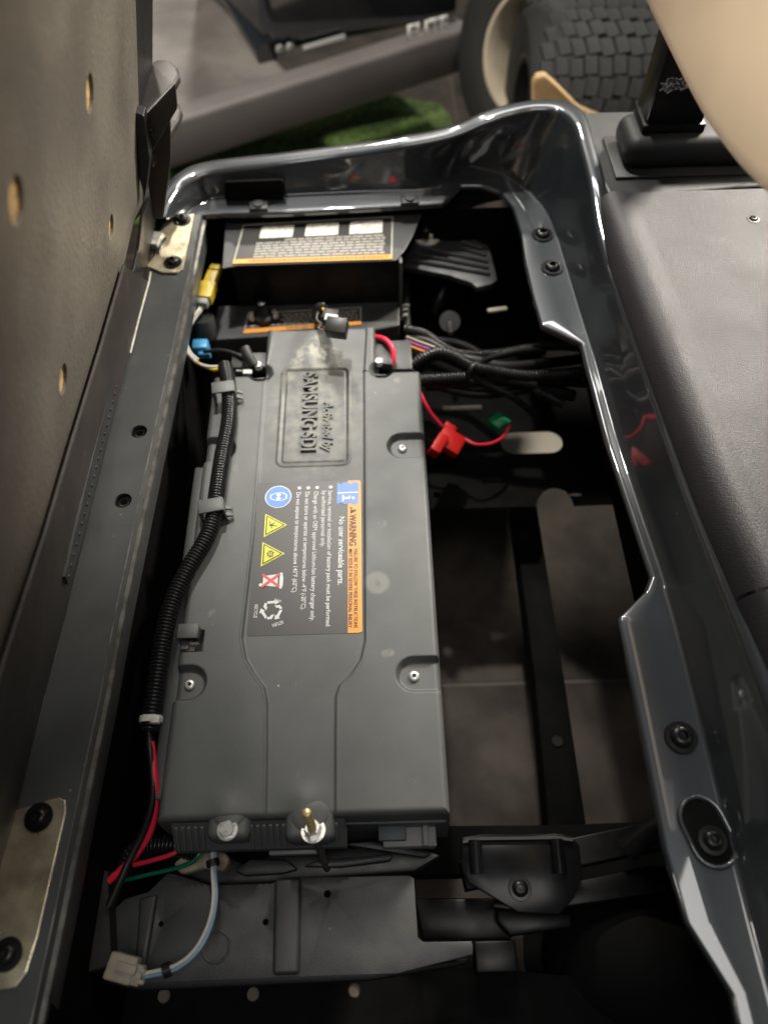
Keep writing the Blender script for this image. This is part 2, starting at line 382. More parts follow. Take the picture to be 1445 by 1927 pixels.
# ================================================================== SETTING
FZ = -0.5
fl = MB().box((0.3, 3.0, FZ - 0.0140), (16, 16, 0.025)).build('floor', grout_mat, smooth=0); tag(fl, kind='structure')
TILE = MB().box((0, 0, 0), (0.594, 0.594, 0.008)).mesh('tile', 0, bevel=0.0012, bseg=1); TILE.materials.append(floor_mat)
for i in range(-3, 4):
    for j in range(-2, 8):
        t = obj('tile', TILE, None, fl, Matrix.Translation((0.262 + 0.6 * i + 0.3, 0.44 + 0.6 * j + 0.3, FZ - 0.0042)))
# turf mat on the showroom floor beyond the cart
tf = MB(); q = [(-0.6663,1.7652,-0.4900),(0.3060,2.0119,-0.4900),(0.2168,2.3108,-0.4900),(0.0012,2.3926,-0.4900),(-0.2335,2.3045,-0.4900),(-0.6225,1.9799,-0.4900)]; tf.plate(q, [], (0, 0, 1), 0.008)
tag(tf.build('turf_mat', turf_mat, smooth=0), 'strip of green artificial turf on the floor beyond the cart', 'turf')

# ================================================================== BODY RIM
ST = [  # flange edge, fillet line, wall top along the compartment opening
 ((-0.2808,1.0332,0.0550), (-0.3042,1.0370,0.0550), (-0.3185,0.9862,0.0850)),
 ((-0.2658,1.0352,0.0550), (-0.2895,1.0579,0.0550), (-0.3135,1.0195,0.0860)),
 ((-0.2531,1.0360,0.0550), (-0.2702,1.0708,0.0550), (-0.2972,1.0601,0.0880)),
 ((-0.2447,1.0369,0.0550), (-0.2510,1.0782,0.0550), (-0.2572,1.0842,0.0900)),
 ((-0.1409,1.0361,0.0550), (-0.1420,1.0800,0.0550), (-0.1549,1.0895,0.0970)),
 ((-0.0048,1.0420,0.0550), (-0.0042,1.0833,0.0550), (-0.0530,1.0947,0.1050)),
 ((0.0806,1.0461,0.0550), (0.0888,1.0845,0.0550), (0.0478,1.0927,0.1200)),
 ((0.1098,1.0488,0.0550), (0.1238,1.1128,0.0550), (0.1220,1.0947,0.1330)),
 ((0.1406,1.0919,0.0550), (0.1466,1.1454,0.0550), (0.1706,1.1013,0.1480)),
 ((0.1744,1.0903,0.0550), (0.1872,1.1316,0.0550), (0.2112,1.1082,0.1570)),
 ((0.2031,1.0735,0.0550), (0.2238,1.1037,0.0550), (0.2514,1.1103,0.1620)),
 ((0.2197,1.0315,0.0550), (0.2537,1.0641,0.0550), (0.2817,1.0980,0.1640)),
 ((0.2244,0.9659,0.0550), (0.2723,1.0130,0.0550), (0.2969,1.0631,0.1650)),
 ((0.2224,0.9043,0.0550), (0.2791,0.9571,0.0550), (0.2985,1.0041,0.1640)),
 ((0.2246,0.8236,0.0550), (0.2835,0.8756,0.0550), (0.2997,0.9312,0.1580)),
 ((0.2284,0.7674,0.0550), (0.2870,0.8012,0.0550), (0.3001,0.8511,0.1400)),
 ((0.2552,0.7477,0.0550), (0.2893,0.7607,0.0550), (0.3048,0.7927,0.1300)),
 ((0.2776,0.7305,0.0550), (0.2914,0.7259,0.0550), (0.3064,0.7483,0.1300)),
 ((0.2778,0.6929,0.0550), (0.2935,0.6884,0.0550), (0.3085,0.7020,0.1300)),
 ((0.2809,0.5611,0.0550), (0.2975,0.5605,0.0550), (0.3152,0.5633,0.1300)),
 ((0.2891,0.4581,0.0550), (0.3040,0.4576,0.0550), (0.3201,0.4511,0.1300)),
 ((0.2964,0.3699,0.0550), (0.3106,0.3694,0.0550), (0.3286,0.3427,0.1300)),
 ((0.2868,0.3524,0.0550), (0.3096,0.3517,0.0550), (0.3296,0.3258,0.1300)),
 ((0.2508,0.3217,0.0550), (0.3105,0.3179,0.0550), (0.3329,0.2927,0.1300)),
 ((0.2509,0.2401,0.0550), (0.3105,0.2383,0.0550), (0.3381,0.2176,0.1300)),
 ((0.2486,0.0899,0.0550), (0.3107,0.0882,0.0550), (0.3461,0.0857,0.1300)),
 ((0.2542,0.0320,0.0550), (0.3104,0.0244,0.0550), (0.3478,0.0275,0.1300)),
 ((0.2793,-0.0215,0.0550), (0.3114,-0.0260,0.0550), (0.3499,-0.0184,0.1300)),
 ((0.2782,-0.0647,0.0550), (0.3123,-0.0724,0.0550), (0.3506,-0.0636,0.1300)),
]
def chain(k, n, smooth=True):
    pts = [V(s[k]) for s in ST]
    return cr(pts, n) if smooth else [pts[i].lerp(pts[i + 1], t / n) for i in range(len(pts) - 1) for t in range(n)] + [pts[-1]]
NS = 14
Ac, Bc, Cc = chain(0, NS, False), chain(1, NS), chain(2, NS)
# gently round the flange corners
rows = []
for a, b, c in zip(Ac, Bc, Cc):
    ab = (a - b); la = ab.length; ab.normalize(); bc = (c - b); lc = bc.length; bc.normalize()
    r1 = min(0.0040, la * 0.4); r2 = min(0.0040, lc * 0.4)
    row = [a + V((0, 0, -0.010)) - ab * 0.001, a + V((0, 0, -0.007)) + ab * 0.0004, a + V((0, 0, -0.0035)), a - ab * 0.0012 + V((0, 0, -0.001)), a - ab * 0.004]
    f0 = b + ab * r1; f1 = b + bc * r2
    row += [row[-1].lerp(f0, 0.5)]
    for t in (0, .2, .4, .6, .8, 1): row.append(f0 * (1 - t) ** 2 + b * (2 * t * (1 - t)) + f1 * t * t)
    out = V((-ab.x, -ab.y, 0)).normalized()
    row += [f1.lerp(c, t) for t in (.25, .5, .75)]
    br = 0.014
    for an in (-10, 20, 50, 80, 110, 140, 170): row.append(c + out * 1.25 * (br - br * math.cos(R(an))) + V((0, 0, 0.6 * br * math.sin(R(an)))))
    row.append(c + out * (2.5 * br + 0.004) + V((0, 0, -0.05))); row.append(c + out * (2.5 * br + 0.02) + V((0, 0, -0.18)))
    rows.append(row)
rim = thing('body_rim', (0.29, 0.6, 0.055), 'glossy charcoal painted body rim around the battery compartment opening', 'body panel')
rmo = MB().grid(rows).build('rim_panel', paint, rim, smooth=60)
# black plate standing in for the shaded opening in the far wall
q = [(-0.2348,1.0680,0.0890),(-0.1463,1.0680,0.0898),(-0.1420,1.0680,0.0841),(-0.1451,1.0680,0.0606),(-0.1512,1.0680,0.0530),(-0.2391,1.0680,0.0540),(-0.2422,1.0680,0.0599),(-0.2377,1.0680,0.0826)]
MB().plate(q, [], (0, -1, 0), 0.006).build('opening_shade_plate', pan_black, rim, smooth=0, bevel=0.002)
for k, c in enumerate(((-0.1863,1.0489,0.0580), (0.0561,1.0526,0.0580))):
    MB().box(c, (0.030, 0.020, 0.006)).build('flange_clip', plastic_dark, rim, smooth=40, bevel=0.002)
    MB().lathe([(0.008, 0.0), (0.008, 0.003), (0.0001, 0.0035)], place(V(c) + V((0, 0, 0.003)))).build('clip_rivet', plastic_dark, rim)
for c in ((0.2566,0.9606,0.0550), (0.2604,0.8848,0.0550), (0.2874,0.1914,0.0550)):
    obj('bolt', BTN, None, rim, place(V(c) + V((0, 0, 0.0005))) @ Matrix.Diagonal((1.22, 1.22, 1.1, 1)))
# recessed oval fixing near the front of the flange
c = V((0.2915,0.1046,0.0550)); d = (V((0.2947,0.0887,0.0550)) - V((0.2857,0.1210,0.0550))).normalized(); e = V((0, 0, 1)).cross(d)
def stad(cc, r_, hl, n=12): return [cc + d * hl + d * (r_ * math.cos(a)) + e * (r_ * math.sin(a)) for a in np.linspace(-math.pi / 2, math.pi / 2, n)] + [cc - d * hl + d * (r_ * math.cos(a)) + e * (r_ * math.sin(a)) for a in np.linspace(math.pi / 2, 3 * math.pi / 2, n)]
rws = [[p + V((0, 0, z)) for p in stad(c, r_, 0.011)] for r_, z in ((0.0225, 0.0006), (0.0212, 0.0030), (0.0200, 0.0034), (0.0184, 0.0022), (0.0175, 0.0008))]
mbx = MB().grid(rws, cv=True); mbx.build('oval_bezel', paint, rim, smooth=60)
MB().add([p + V((0, 0, 0.0009)) for p in stad(c, 0.0176, 0.011)], [tuple(range(24))]).build('oval_well', pan_black, rim, smooth=0)
obj('bolt', BTN, None, rim, place(c + d * 0.008 + V((0, 0, 0.001))))

# ================================================================== REAR DECK
deck = thing('rear_deck', (0.55, 0.4, 0.165), 'grey grained rear deck panel with rolled front edge right of the rim', 'deck panel')
DZ = 0.169
def deck_panel(name, pts, x1, mtl):
    rws = []
    for p in cr(pts, 8):
        p = V(p) + V((0.004, 0, 0.002)); top = DZ; r_ = (top - p.z); row = [p + V((0.004, 0, -0.02)), p]
        for an in np.linspace(10, 90, 10):
            row.append(V((p.x + 0.85 * r_ * (1 - math.cos(R(an))), p.y, p.z + r_ * math.sin(R(an)))))
        xe = p.x + 0.85 * r_
        for dx, dz in ((.006, .0003), (.012, .0011), (.017, .0022), (.022, .0028), (.027, .0030)): row.append(V((xe + dx, p.y, top - dz)))
        for x in (0.46, 0.5, 0.65, 0.8, x1): row.append(V((x, p.y, top - 0.0030)))
        rws.append(row)
    return MB().grid(rws).build(name, mtl, deck, smooth=60)
edge1 = [(0.3011,0.9025,0.1360),(0.3082,0.7001,0.1300),(0.3226,0.4301,0.1300),(0.3352,0.3011,0.1300)]
deck_panel('top_panel', edge1, 1.1, deck_mat)
MB().tube([p + V((0.0035, 0, 0.001)) for p in cr(edge1, 8)], 0.0013, 6).build('edge_line', worn_edge, deck)  # thin bright tube traced along the deck's lower edge
deck_panel('front_panel', [(0.3353,0.2977,0.1300),(0.3406,0.2647,0.1300),(0.3464,0.2123,0.1300),(0.3488,0.0938,0.1300),(0.3493,0.0023,0.1300),(0.3484,-0.0936,0.1300)], 1.1, deck_mat)
# shelf behind the deck
sh = [(0.3088,1.1108,0.1600),(0.3139,0.9901,0.1600),(0.3263,0.9007,0.1600),(0.5031,0.9161,0.1600),(0.8882,0.9244,0.1600),(0.9785,1.1151,0.1600),(0.4308,1.1103,0.1600)]
MB().plate(sh, [], (0, 0, 1), 0.02).build('back_shelf', shelf_mat, deck, smooth=0, bevel=0.003)
sc_ = (0.5017,0.8382,0.1662)
obj('screw', BTN, None, deck, place(sc_) @ Matrix.Diagonal((0.62, 0.62, 0.35, 1)))
# seal plate and rubber boot of the backrest strut
boot = thing('strut_boot', (0.47, 1.0, 0.161), 'soft black rubber boot around the foot of the backrest strut', 'rubber boot')
mb = MB(); mb.box((0.475, 0.995, 0.184), (0.25, 0.085, 0.044)); mb.build('boot', rubber, boot, smooth=60, bevel=0.019, bseg=5)
MB().box((0.475, 0.990, 0.1625), (0.272, 0.10, 0.004)).build('seal_plate', shelf_mat, boot, smooth=30, bevel=0.0015)
strut = thing('backrest_strut', (0.413, 1.0, 0.205), 'black square steel strut rising from the rubber boot behind the tan cushion', 'strut')
MB().box((0.413, 1.005, 0.452), (0.078, 0.055, 0.50)).build('tube', frame_black, strut, smooth=30, bevel=0.004)
MB().box((0.413, 1.005, 0.211), (0.086, 0.063, 0.014)).build('base_collar', frame_black, strut, smooth=30, bevel=0.002)
mb = MB()
FLAKE = V((0.3814,0.9768,0.2623))
for k in range(44):
    mb.box(FLAKE + V((0.030 * rng.random(), 0, 0.016 * rng.random())), (0.004 + 0.006 * rng.random(), 0.001, 0.002), Matrix.Rotation(R(float(rng.uniform(-50, 50))), 3, 'Y'))
tag(mb.build('silver_flakes', zinc, strut, smooth=0), kind='stuff')  # small silvery slips scattered on the strut face
# tan backrest
bk = thing('backrest', (0.36, 0.4, 0.42), 'tan vinyl seat backrest hanging into the top right corner', 'backrest')
ol = [(0.3000,0.9239,0.3950),(0.3000,0.8256,0.3971),(0.3000,0.7379,0.3997),(0.3000,0.6685,0.4034),(0.3000,0.6038,0.4113),(0.3000,0.5447,0.4229),(0.3000,0.4875,0.4391),(0.3000,0.4285,0.4626),(0.3000,0.3620,0.4982)]
ol = [V(p) for p in ol]; ext = [V((0.30, ol[-1].y - 0.12, ol[-1].z + 0.0)), V((0.30, ol[-1].y - 0.12, 1.05)), V((0.30, ol[0].y + 0.05, 1.05)), V((0.30, ol[0].y + 0.03, ol[0].z + 0.08))]
MB().plate(cr(ol, 3) + ext, [], (-1, 0, 0), 0.10).build('cushion', tan_vinyl, bk, smooth=60, bevel=0.022, bseg=5, bangle=50)

# ================================================================== LEFT RAIL
rail = thing('seat_hinge_rail', (-0.32, 0.5, 0.06), 'dark satin steel rail along the left edge of the compartment', 'rail')
inn = [(-0.2784,1.0289,0.0600),(-0.2806,0.9083,0.0600),(-0.2866,0.7144,0.0600),(-0.2940,0.4941,0.0600),(-0.2983,0.3445,0.0600),(-0.2986,0.2493,0.0600),(-0.3011,0.1605,0.0600),(-0.3039,0.0440,0.0600),(-0.3071,-0.0539,0.0600)]
outr = [(-0.3430,1.0319,0.0600),(-0.3374,0.8757,0.0600),(-0.3435,0.7166,0.0600),(-0.3481,0.4960,0.0600),(-0.3502,0.3474,0.0600),(-0.3537,0.2510,0.0600),(-0.3569,0.1620,0.0600),(-0.3633,0.0455,0.0600),(-0.3722,-0.0524,0.0600)]
hol = [circle((-0.3091,0.5943,0.0600), 0.0105, 22), circle((-0.3124,0.4894,0.0600), 0.0105, 22)]
MB().plate(inn + outr[::-1], hol, (0, 0, 1), 0.004).build('top_plate', rail_steel, rail, smooth=0, bevel=0.0)
sd = [[V(p) + V((0.0, 0, 0.0)) for p in inn], [V(p) + V((0.0025, 0, -0.003)) for p in inn], [V(p) + V((0.003, 0, -0.05)) for p in inn], [V(p) + V((-0.002, 0, -0.06)) for p in inn]]
MB().grid(sd).build('side_flange', rail_steel, rail, smooth=60)
mb = MB()
lip = [V(p) for p in inn]
mb.grid([[p + V((0.0030, 0, -0.010)) for p in lip], [p + V((0.0075, 0, -0.0105)) for p in lip], [p + V((0.0078, 0, -0.014)) for p in lip], [p + V((0.0030, 0, -0.015)) for p in lip]])
mb.build('edge_lip', worn_edge, rail, smooth=30)
MB().tube([(-0.3352,0.8911,0.0645),(-0.3345,0.8703,0.0645),(-0.3378,0.7934,0.0645),(-0.3395,0.7279,0.0645)], 0.0011, 6).build('pale_seam', label_panel, rail)  # thin pale tube traced along the seam between seat strip and rail
MB().tube([V(p) + V((0.0012, 0, -0.0004)) for p in inn], 0.0009, 6).build('worn_corner', worn_edge, rail)
for c in ((-0.3112,0.5983,0.0550), (-0.3145,0.4927,0.0550)):
    MB().lathe([(0.0125, -0.0), (0.0120, -0.006), (0.0075, -0.0065), (0.0058, -0.004), (0.0045, -0.004), (0.0044, -0.018), (0.0001, -0.0182)], place(c)).build('threaded_insert', old_steel, rail)
# studded rubber strip tucked under the seat edge
strip = thing('studded_strip', (-0.35, 0.45, 0.063), 'thin grey studded rubber strip wedged between seat edge and rail', 'trim strip')
SNv = V((math.cos(R(15)), 0, -math.sin(R(15))))
sl = [(-0.3367,0.6537,0.0891),(-0.3277,0.6025,0.1228),(-0.3273,0.5737,0.1245),(-0.3252,0.5016,0.1323),(-0.3243,0.4287,0.1357),(-0.3242,0.3830,0.1359),(-0.3246,0.3497,0.1346)]; sr_ = [(-0.3412,0.6651,0.0724),(-0.3400,0.6374,0.0770),(-0.3401,0.6011,0.0765),(-0.3388,0.5315,0.0814),(-0.3373,0.4453,0.0871),(-0.3353,0.3932,0.0946),(-0.3310,0.3528,0.1106)]
MB().plate(sl + sr_[::-1], [], SNv, 0.003).build('strip', plastic_dark, strip, smooth=0)
mb = MB(); a, b = V((-0.3360,0.6423,0.0917)), V((-0.3279,0.3563,0.1220))
for k in range(22):
    mb.lathe([(0.0024, 0), (0.0020, 0.0014), (0.0008, 0.0021), (0.0001, 0.0022)], place(a.lerp(b, k / 21), SNv), seg=8)
mb.build('studs', plastic_dark, strip)

# ================================================================== SEAT (tilted up on its hinges)
SA = R(15.0); S0 = V((-0.352, 0, 0.065)); SN = V((math.cos(SA), 0, -math.sin(SA))); SU = V((math.sin(SA), 0, math.cos(SA)))
seat = thing('bench_seat', (-0.352, 0.5, 0.065), 'tilted up seat base with scuffed brown board showing bolt holes', 'seat')
ob = [(-0.3356,0.9517,0.1262),(-0.3234,0.8618,0.1718),(-0.3244,0.7898,0.1679),(-0.3194,0.6201,0.1867),(-0.3131,0.4640,0.2101),(-0.3094,0.3497,0.2241),(-0.3047,0.2635,0.2415),(-0.3008,0.1775,0.2561),(-0.2946,0.0629,0.2790),(-0.2120,0.0468,0.5875),(-0.1712,0.2278,0.7397),(-0.2249,0.9445,0.5393),(-0.2604,0.9301,0.4070),(-0.2922,0.9311,0.2880)]
holes = [(-0.2507,0.6714,0.4430), (-0.2355,0.4374,0.4998), (-0.2974,0.7207,0.2686), (-0.2910,0.4711,0.2926)]; hr = [0.0165, 0.0165, 0.0145, 0.0150]
HL = [circle(h, r_, 24, (0, 1, 0), tuple(SU)) for h, r_ in zip(holes, hr)]
MB().plate(ob, HL, SN, 0.014).build('board', board_mat, seat, smooth=0)
for h, r_ in zip(holes, hr):
    mw = place(V(h) - SN * 0.0032, SN)
    MB().lathe([(r_ + 0.0004, 0.0030), (r_ + 0.0003, 0.0), (0.0001, 0.0)], mw).build('bolt_hole', wood, seat)
# seat edge strip below the board
es = [(-0.3132,0.7516,0.1906),(-0.3087,0.5994,0.2071),(-0.3027,0.4485,0.2298),(-0.2990,0.3380,0.2433),(-0.2945,0.2547,0.2601),(-0.2907,0.1716,0.2743),(-0.2848,0.0608,0.2964)]; es2 = [(-0.3348,0.8709,0.0640),(-0.3407,0.7069,0.0640),(-0.3455,0.4895,0.0640),(-0.3480,0.3443,0.0640),(-0.3516,0.2441,0.0640),(-0.3542,0.1324,0.0640),(-0.3635,0.0021,0.0640)]
es2 = [V(p) - V((0.001, 0, 0)) for p in es2]
mb = MB(); mb.grid([[V(p) for p in es], [V(p).lerp(V(q_), .5) + SN * 0.002 for p, q_ in zip(es, es2)], es2, [V(p) + V((-0.012, 0, -0.003)) for p in es2]])
mb.build('edge_strip', strip_mat, seat, smooth=60)
mb = MB(); mb.tube([V(p) + SN * 0.0005 for p in es], 0.0022, 8); mb.build('edge_bead', strip_mat, seat)
# vinyl border and side of the cushion beyond the board
cb = [(-0.2289,0.9701,0.5322),(-0.2638,0.9425,0.4018),(-0.2962,0.9436,0.2812),(-0.3401,0.9644,0.1172),(-0.3498,1.0151,0.0810),(-0.3138,1.0625,0.2152),(-0.2794,1.0790,0.3435),(-0.2390,1.1051,0.4944)]
MB().plate(cb, [], SN, 0.05).build('cushion_side', plastic_black, seat, smooth=0, bevel=0.004)
# hinge tongue folded along the far lower corner of the seat
tg = [(-0.3125,0.8788,0.1738),(-0.3182,0.9418,0.1525),(-0.3328,1.0098,0.0981),(-0.3471,1.0316,0.0447),(-0.3434,0.9370,0.0585),(-0.3383,0.8224,0.0773),(-0.3299,0.7806,0.1088),(-0.3195,0.7627,0.1478),(-0.3195,0.8358,0.1478)]
MB().plate(tg, [], SN, 0.004).build('hinge_tongue', frame_black, seat, smooth=0, bevel=0.001)

# hip restraint bracket at the seat's far end
hb = thing('hip_bracket', (-0.28, 1.1, 0.2), 'black bracket with two rounded paddle plates at the far seat end', 'bracket')
q1 = [(-0.3066,1.0243,0.2700),(-0.3055,1.0608,0.2700),(-0.2992,1.0785,0.2700),(-0.2879,1.0821,0.2700),(-0.2752,1.0743,0.2700),(-0.2646,1.0599,0.2700),(-0.2592,1.0391,0.2700),(-0.2624,1.0193,0.2700),(-0.2925,0.9425,0.2700),(-0.3093,0.9543,0.2700)]
MB().plate(q1, [], (0, 0, 1), 0.012).build('upper_paddle', strip_mat, hb, smooth=40, bevel=0.004, bseg=3)
q2 = [(-0.3173,1.0352,0.2000),(-0.3147,1.0939,0.2000),(-0.3061,1.1119,0.2000),(-0.2948,1.1099,0.2000),(-0.2845,1.0965,0.2000),(-0.2783,1.0780,0.2000),(-0.2801,1.0547,0.2000),(-0.3045,0.9504,0.2000),(-0.3118,0.9655,0.2000)]
MB().plate(q2, [], (0, 0, 1), 0.012).build('lower_paddle', strip_mat, hb, smooth=40, bevel=0.004, bseg=3)
wb = [(-0.2931,0.9050,0.2961),(-0.2810,0.9050,0.2904),(-0.2901,0.9050,0.2331),(-0.3032,0.9050,0.1993),(-0.3134,0.9050,0.1764),(-0.3122,0.9050,0.2074)]
MB().plate(wb, [], (0, -1, 0), 0.02).build('web', plastic_black, hb, smooth=0, bevel=0.002)
wb = [(-0.2896,0.9300,0.2736),(-0.2403,0.9300,0.3133),(-0.2451,0.9300,0.2839),(-0.2957,0.9300,0.2235)]
MB().plate(wb, [], (0, -1, 0), 0.006).build('spacer', strip_mat, hb, smooth=0, bevel=0.001)
obj('bolt', BTN, None, hb, place((-0.2849,0.9220,0.2600), (0.2, -1, 0.3)) @ Matrix.Scale(0.45, 4))
wb = [(-0.3131,0.9700,0.1925),(-0.2678,0.9700,0.2499),(-0.2822,0.9700,0.1915),(-0.3180,0.9700,0.0969),(-0.3346,0.9700,0.0975),(-0.3243,0.9700,0.1561)]
MB().plate(wb, [], (0, -1, 0), 0.006).build('post', strip_mat, hb, smooth=0, bevel=0.0015)

# hinges
def hinge(name, pts, bolts, label, tilt):
    h = MB().plate(pts, [], (0, 0, 1), 0.0028).build(name, bare_metal, rail, smooth=0, bevel=0.0009); h['label'] = label
    for b_ in bolts: obj('bolt', BTN, None, h, place(b_))
    return h
h1 = hinge('hinge_leaf', [(-0.3440,0.9068,0.0635),(-0.3346,0.9304,0.0635),(-0.3349,0.9800,0.0635),(-0.3318,1.0187,0.0635),(-0.3058,1.0254,0.0635),(-0.2858,1.0271,0.0635),(-0.2858,0.9970,0.0635),(-0.2877,0.9283,0.0635),(-0.2890,0.8985,0.0635),(-0.2958,0.8895,0.0635),(-0.3189,0.8916,0.0635)], [(-0.3024,1.0117,0.0638), (-0.3048,0.9119,0.0638)], 'small bare metal hinge plate with two black bolts at the far rail end', 0)
kn = (-0.3402,0.9690,0.0625)
MB().box((-0.3357,0.9591,0.0680), (0.016, 0.030, 0.010), Matrix.Rotation(R(-12), 3, 'Z')).build('knuckle', zinc, h1, smooth=30, bevel=0.002)
MB().box((-0.3262,0.9495,0.0655), (0.004, 0.034, 0.004), Matrix.Rotation(R(-12), 3, 'Z')).build('slot_edge', black_oxide, h1, smooth=30, bevel=0.0005)
h2 = hinge('hinge_leaf', [(-0.3657,0.1375,0.0635),(-0.3182,0.1505,0.0635),(-0.3105,0.1474,0.0635),(-0.3081,0.1359,0.0635),(-0.3119,0.0359,0.0635),(-0.3157,0.0085,0.0635),(-0.3223,-0.0020,0.0635),(-0.3527,-0.0058,0.0635),(-0.3803,0.0623,0.0635)], [(-0.3324,0.1328,0.0638), (-0.3353,0.0222,0.0638)], 'out of focus bare metal hinge plate at the near end of the rail', 0)

# ================================================================== BATTERY PACK
bat = thing('battery_pack', (-0.091, 0.44, -0.24), 'long grey plastic battery pack lying in the compartment', 'battery pack')
XL, XR, YN, YM, YF = -0.241, 0.0585, 0.137, 0.742, 0.835
NKL, NKR = -0.168, -0.006
chl = np.array([(-0.1601,0.8095,0.0000),(-0.1658,0.7457,0.0000),(-0.1644,0.4767,0.0000),(-0.1688,0.3340,0.0000),(-0.1626,0.3080,0.0000),(-0.1517,0.2901,0.0000),(-0.1399,0.2750,0.0000),(-0.1354,0.2580,0.0000),(-0.1326,0.2116,0.0000),(-0.1291,0.1344,0.0000)]); chr_ = np.array([(-0.0181,0.8148,0.0000),(-0.0222,0.7401,0.0000),(-0.0244,0.4720,0.0000),(-0.0255,0.3263,0.0000),(-0.0306,0.3039,0.0000),(-0.0415,0.2867,0.0000),(-0.0545,0.2748,0.0000),(-0.0586,0.2616,0.0000),(-0.0586,0.2095,-0.0000),(-0.0579,0.1324,0.0000)])
def sstep(a): a = np.clip(a, 0, 1); return a * a * (3 - 2 * a)
ys = np.unique(np.concatenate([np.linspace(YN, YF, 640), np.linspace(YN, YN + 0.01, 24), np.linspace(YM - 0.012, YM + 0.012, 60), np.linspace(YF - 0.01, YF, 20)]))
def xl(y): return XL + (NKL - XL) * sstep((y - (YM - 0.004)) / 0.008)
def xr(y): return XR + (NKR - XR) * sstep((y - (YM - 0.004)) / 0.008)
S = np.unique(np.concatenate([np.linspace(0, 1, 330), np.linspace(0, 0.03, 22), np.linspace(0.97, 1, 22)]))
Yg = np.repeat(ys[:, None], len(S), 1); Xl = xl(Yg); Xr = xr(Yg); Xg = Xl + (Xr - Xl) * S[None, :]
de = np.minimum(np.minimum(Xg - Xl, Xr - Xg), np.minimum(Yg - YN, YF - Yg))
outside = (Xg < NKL) | (Xg > NKR)
# distance to the far shoulder, and terminal cut outs beside the neck
cutL = np.hypot(Xg - (NKL - 0.006), Yg - (YM + 0.004)); cutR = np.hypot(Xg - (NKR + 0.008), Yg - (YM + 0.004))
de = np.where(outside & (Yg < YM), np.minimum(de, YM - Yg), de)
rr = 0.008; dd = np.clip(de, 0, rr)
Z = -(rr - np.sqrt(np.maximum(rr * rr - (rr - dd) ** 2, 0)))
Z -= 0.010 * sstep((0.020 - cutL) / 0.010) + 0.010 * sstep((0.020 - cutR) / 0.010)
cl = np.interp(Yg, chl[::-1, 1], chl[::-1, 0]); crr = np.interp(Yg, chr_[::-1, 1], chr_[::-1, 0])
w_ = 0.003
inch = sstep((Xg - cl) / w_ + .5) * sstep((crr - Xg) / w_ + .5)
Z -= 0.0022 * inch
for c_ in (cl, crr): Z += 0.0007 * np.exp(-((Xg - c_) / 0.0017) ** 2)
def pocket(cx, cy, side, r_=0.0185, depth=0.0095):
    global Z
    dx = np.where((Xg - cx) * side > 0, 0.0, Xg - cx); d_ = np.hypot(dx, Yg - cy)
    Z -= depth * sstep((r_ - d_) / 0.006 + 0.5) + 0.0012 * np.exp(-((d_ - r_ - 0.006) / 0.004) ** 2) * 0
PK = [((0.0275,0.6059,-0.0090), 1), ((0.0285,0.2847,-0.0090), 1), ((-0.2248,0.2824,-0.0090), -1), ((-0.2185,0.6085,-0.0090), -1)]
for c_, s_ in PK: pocket(c_[0], c_[1], s_)
# badge: rounded rectangle bead with a shallow floor
bc = V((-0.0925, 0.665, 0)); bw, bh, br_ = 0.048, 0.087, 0.010
qx = np.abs(Xg - bc.x) - bw + br_; qy = np.abs(Yg - bc.y) - bh + br_
sd_ = np.hypot(np.maximum(qx, 0), np.maximum(qy, 0)) + np.minimum(np.maximum(qx, qy), 0) - br_
Z += 0.0011 * np.exp(-(sd_ / 0.0018) ** 2) - 0.0012 * np.exp(-((sd_ + 0.0045) / 0.0016) ** 2)
# slot of the empty clip
sc0 = V((-0.2271,0.3319,-0.0000)); qx = np.abs(Xg - sc0.x) - 0.0135; qy = np.abs(Yg - sc0.y) - 0.0125
Z -= 0.014 * sstep(-np.maximum(qx, qy) / 0.002 + 0.5)
# two bosses swell out of the near edge
for (bu, by_) in (((-0.1694,0.1380,0.0000)[0], 0.142), ((-0.0896,0.1460,0.0000)[0], 0.150)):
    d_ = np.hypot((Xg - bu) / 0.024, (Yg - by_) / 0.024); Z += 0.004 * np.exp(-d_ ** 2 * 1.6)
rowsb = []
for i in range(len(ys)):
    a = [(float(Xg[i, 0]) - 0.004, float(ys[i]), -0.13), (float(Xg[i, 0]) - 0.0015, float(ys[i]), -0.03)]
    b = [(float(Xg[i, -1]) + 0.0015, float(ys[i]), -0.03), (float(Xg[i, -1]) + 0.004, float(ys[i]), -0.13)]
    rowsb.append(a + [(float(Xg[i, j]), float(ys[i]), float(Z[i, j])) for j in range(len(S))] + b)
first = [(p[0], YN - 0.0015, min(p[2], -0.02)) for p in rowsb[0]]; first0 = [(p[0], YN - 0.004, -0.13) for p in rowsb[0]]
last = [(p[0], YF + 0.0015, min(p[2], -0.03)) for p in rowsb[-1]]; last0 = [(p[0], YF + 0.002, -0.13) for p in rowsb[-1]]
mb = MB(); mb.grid([first0, first] + rowsb + [last, last0])
me = bpy.data.meshes.new('cover'); me.from_pydata(mb.v, [], mb.f); me.update(); me.shade_smooth(); me.set_sharp_from_angle(angle=R(50))
cover = obj('cover', me, battery_mat, bat)
MB().box(((XL + XR) / 2, (YN + YM) / 2, -0.185), (XR - XL - 0.012, YM - YN - 0.012, 0.115)).build('lower_case', plastic_black, bat, smooth=30, bevel=0.006)
for c_, s_ in PK[:3]: torx_screw(bat, V(c_) + V((0, 0, 0.0008)))
torx_screw(bat, V(PK[3][0]) + V((0, 0, 0.0008)))
MB().box((XL - 0.004, 0.375, -0.024), (0.020, 0.43, 0.022)).build('side_flange', battery_mat, bat, smooth=40, bevel=0.004, bseg=3)
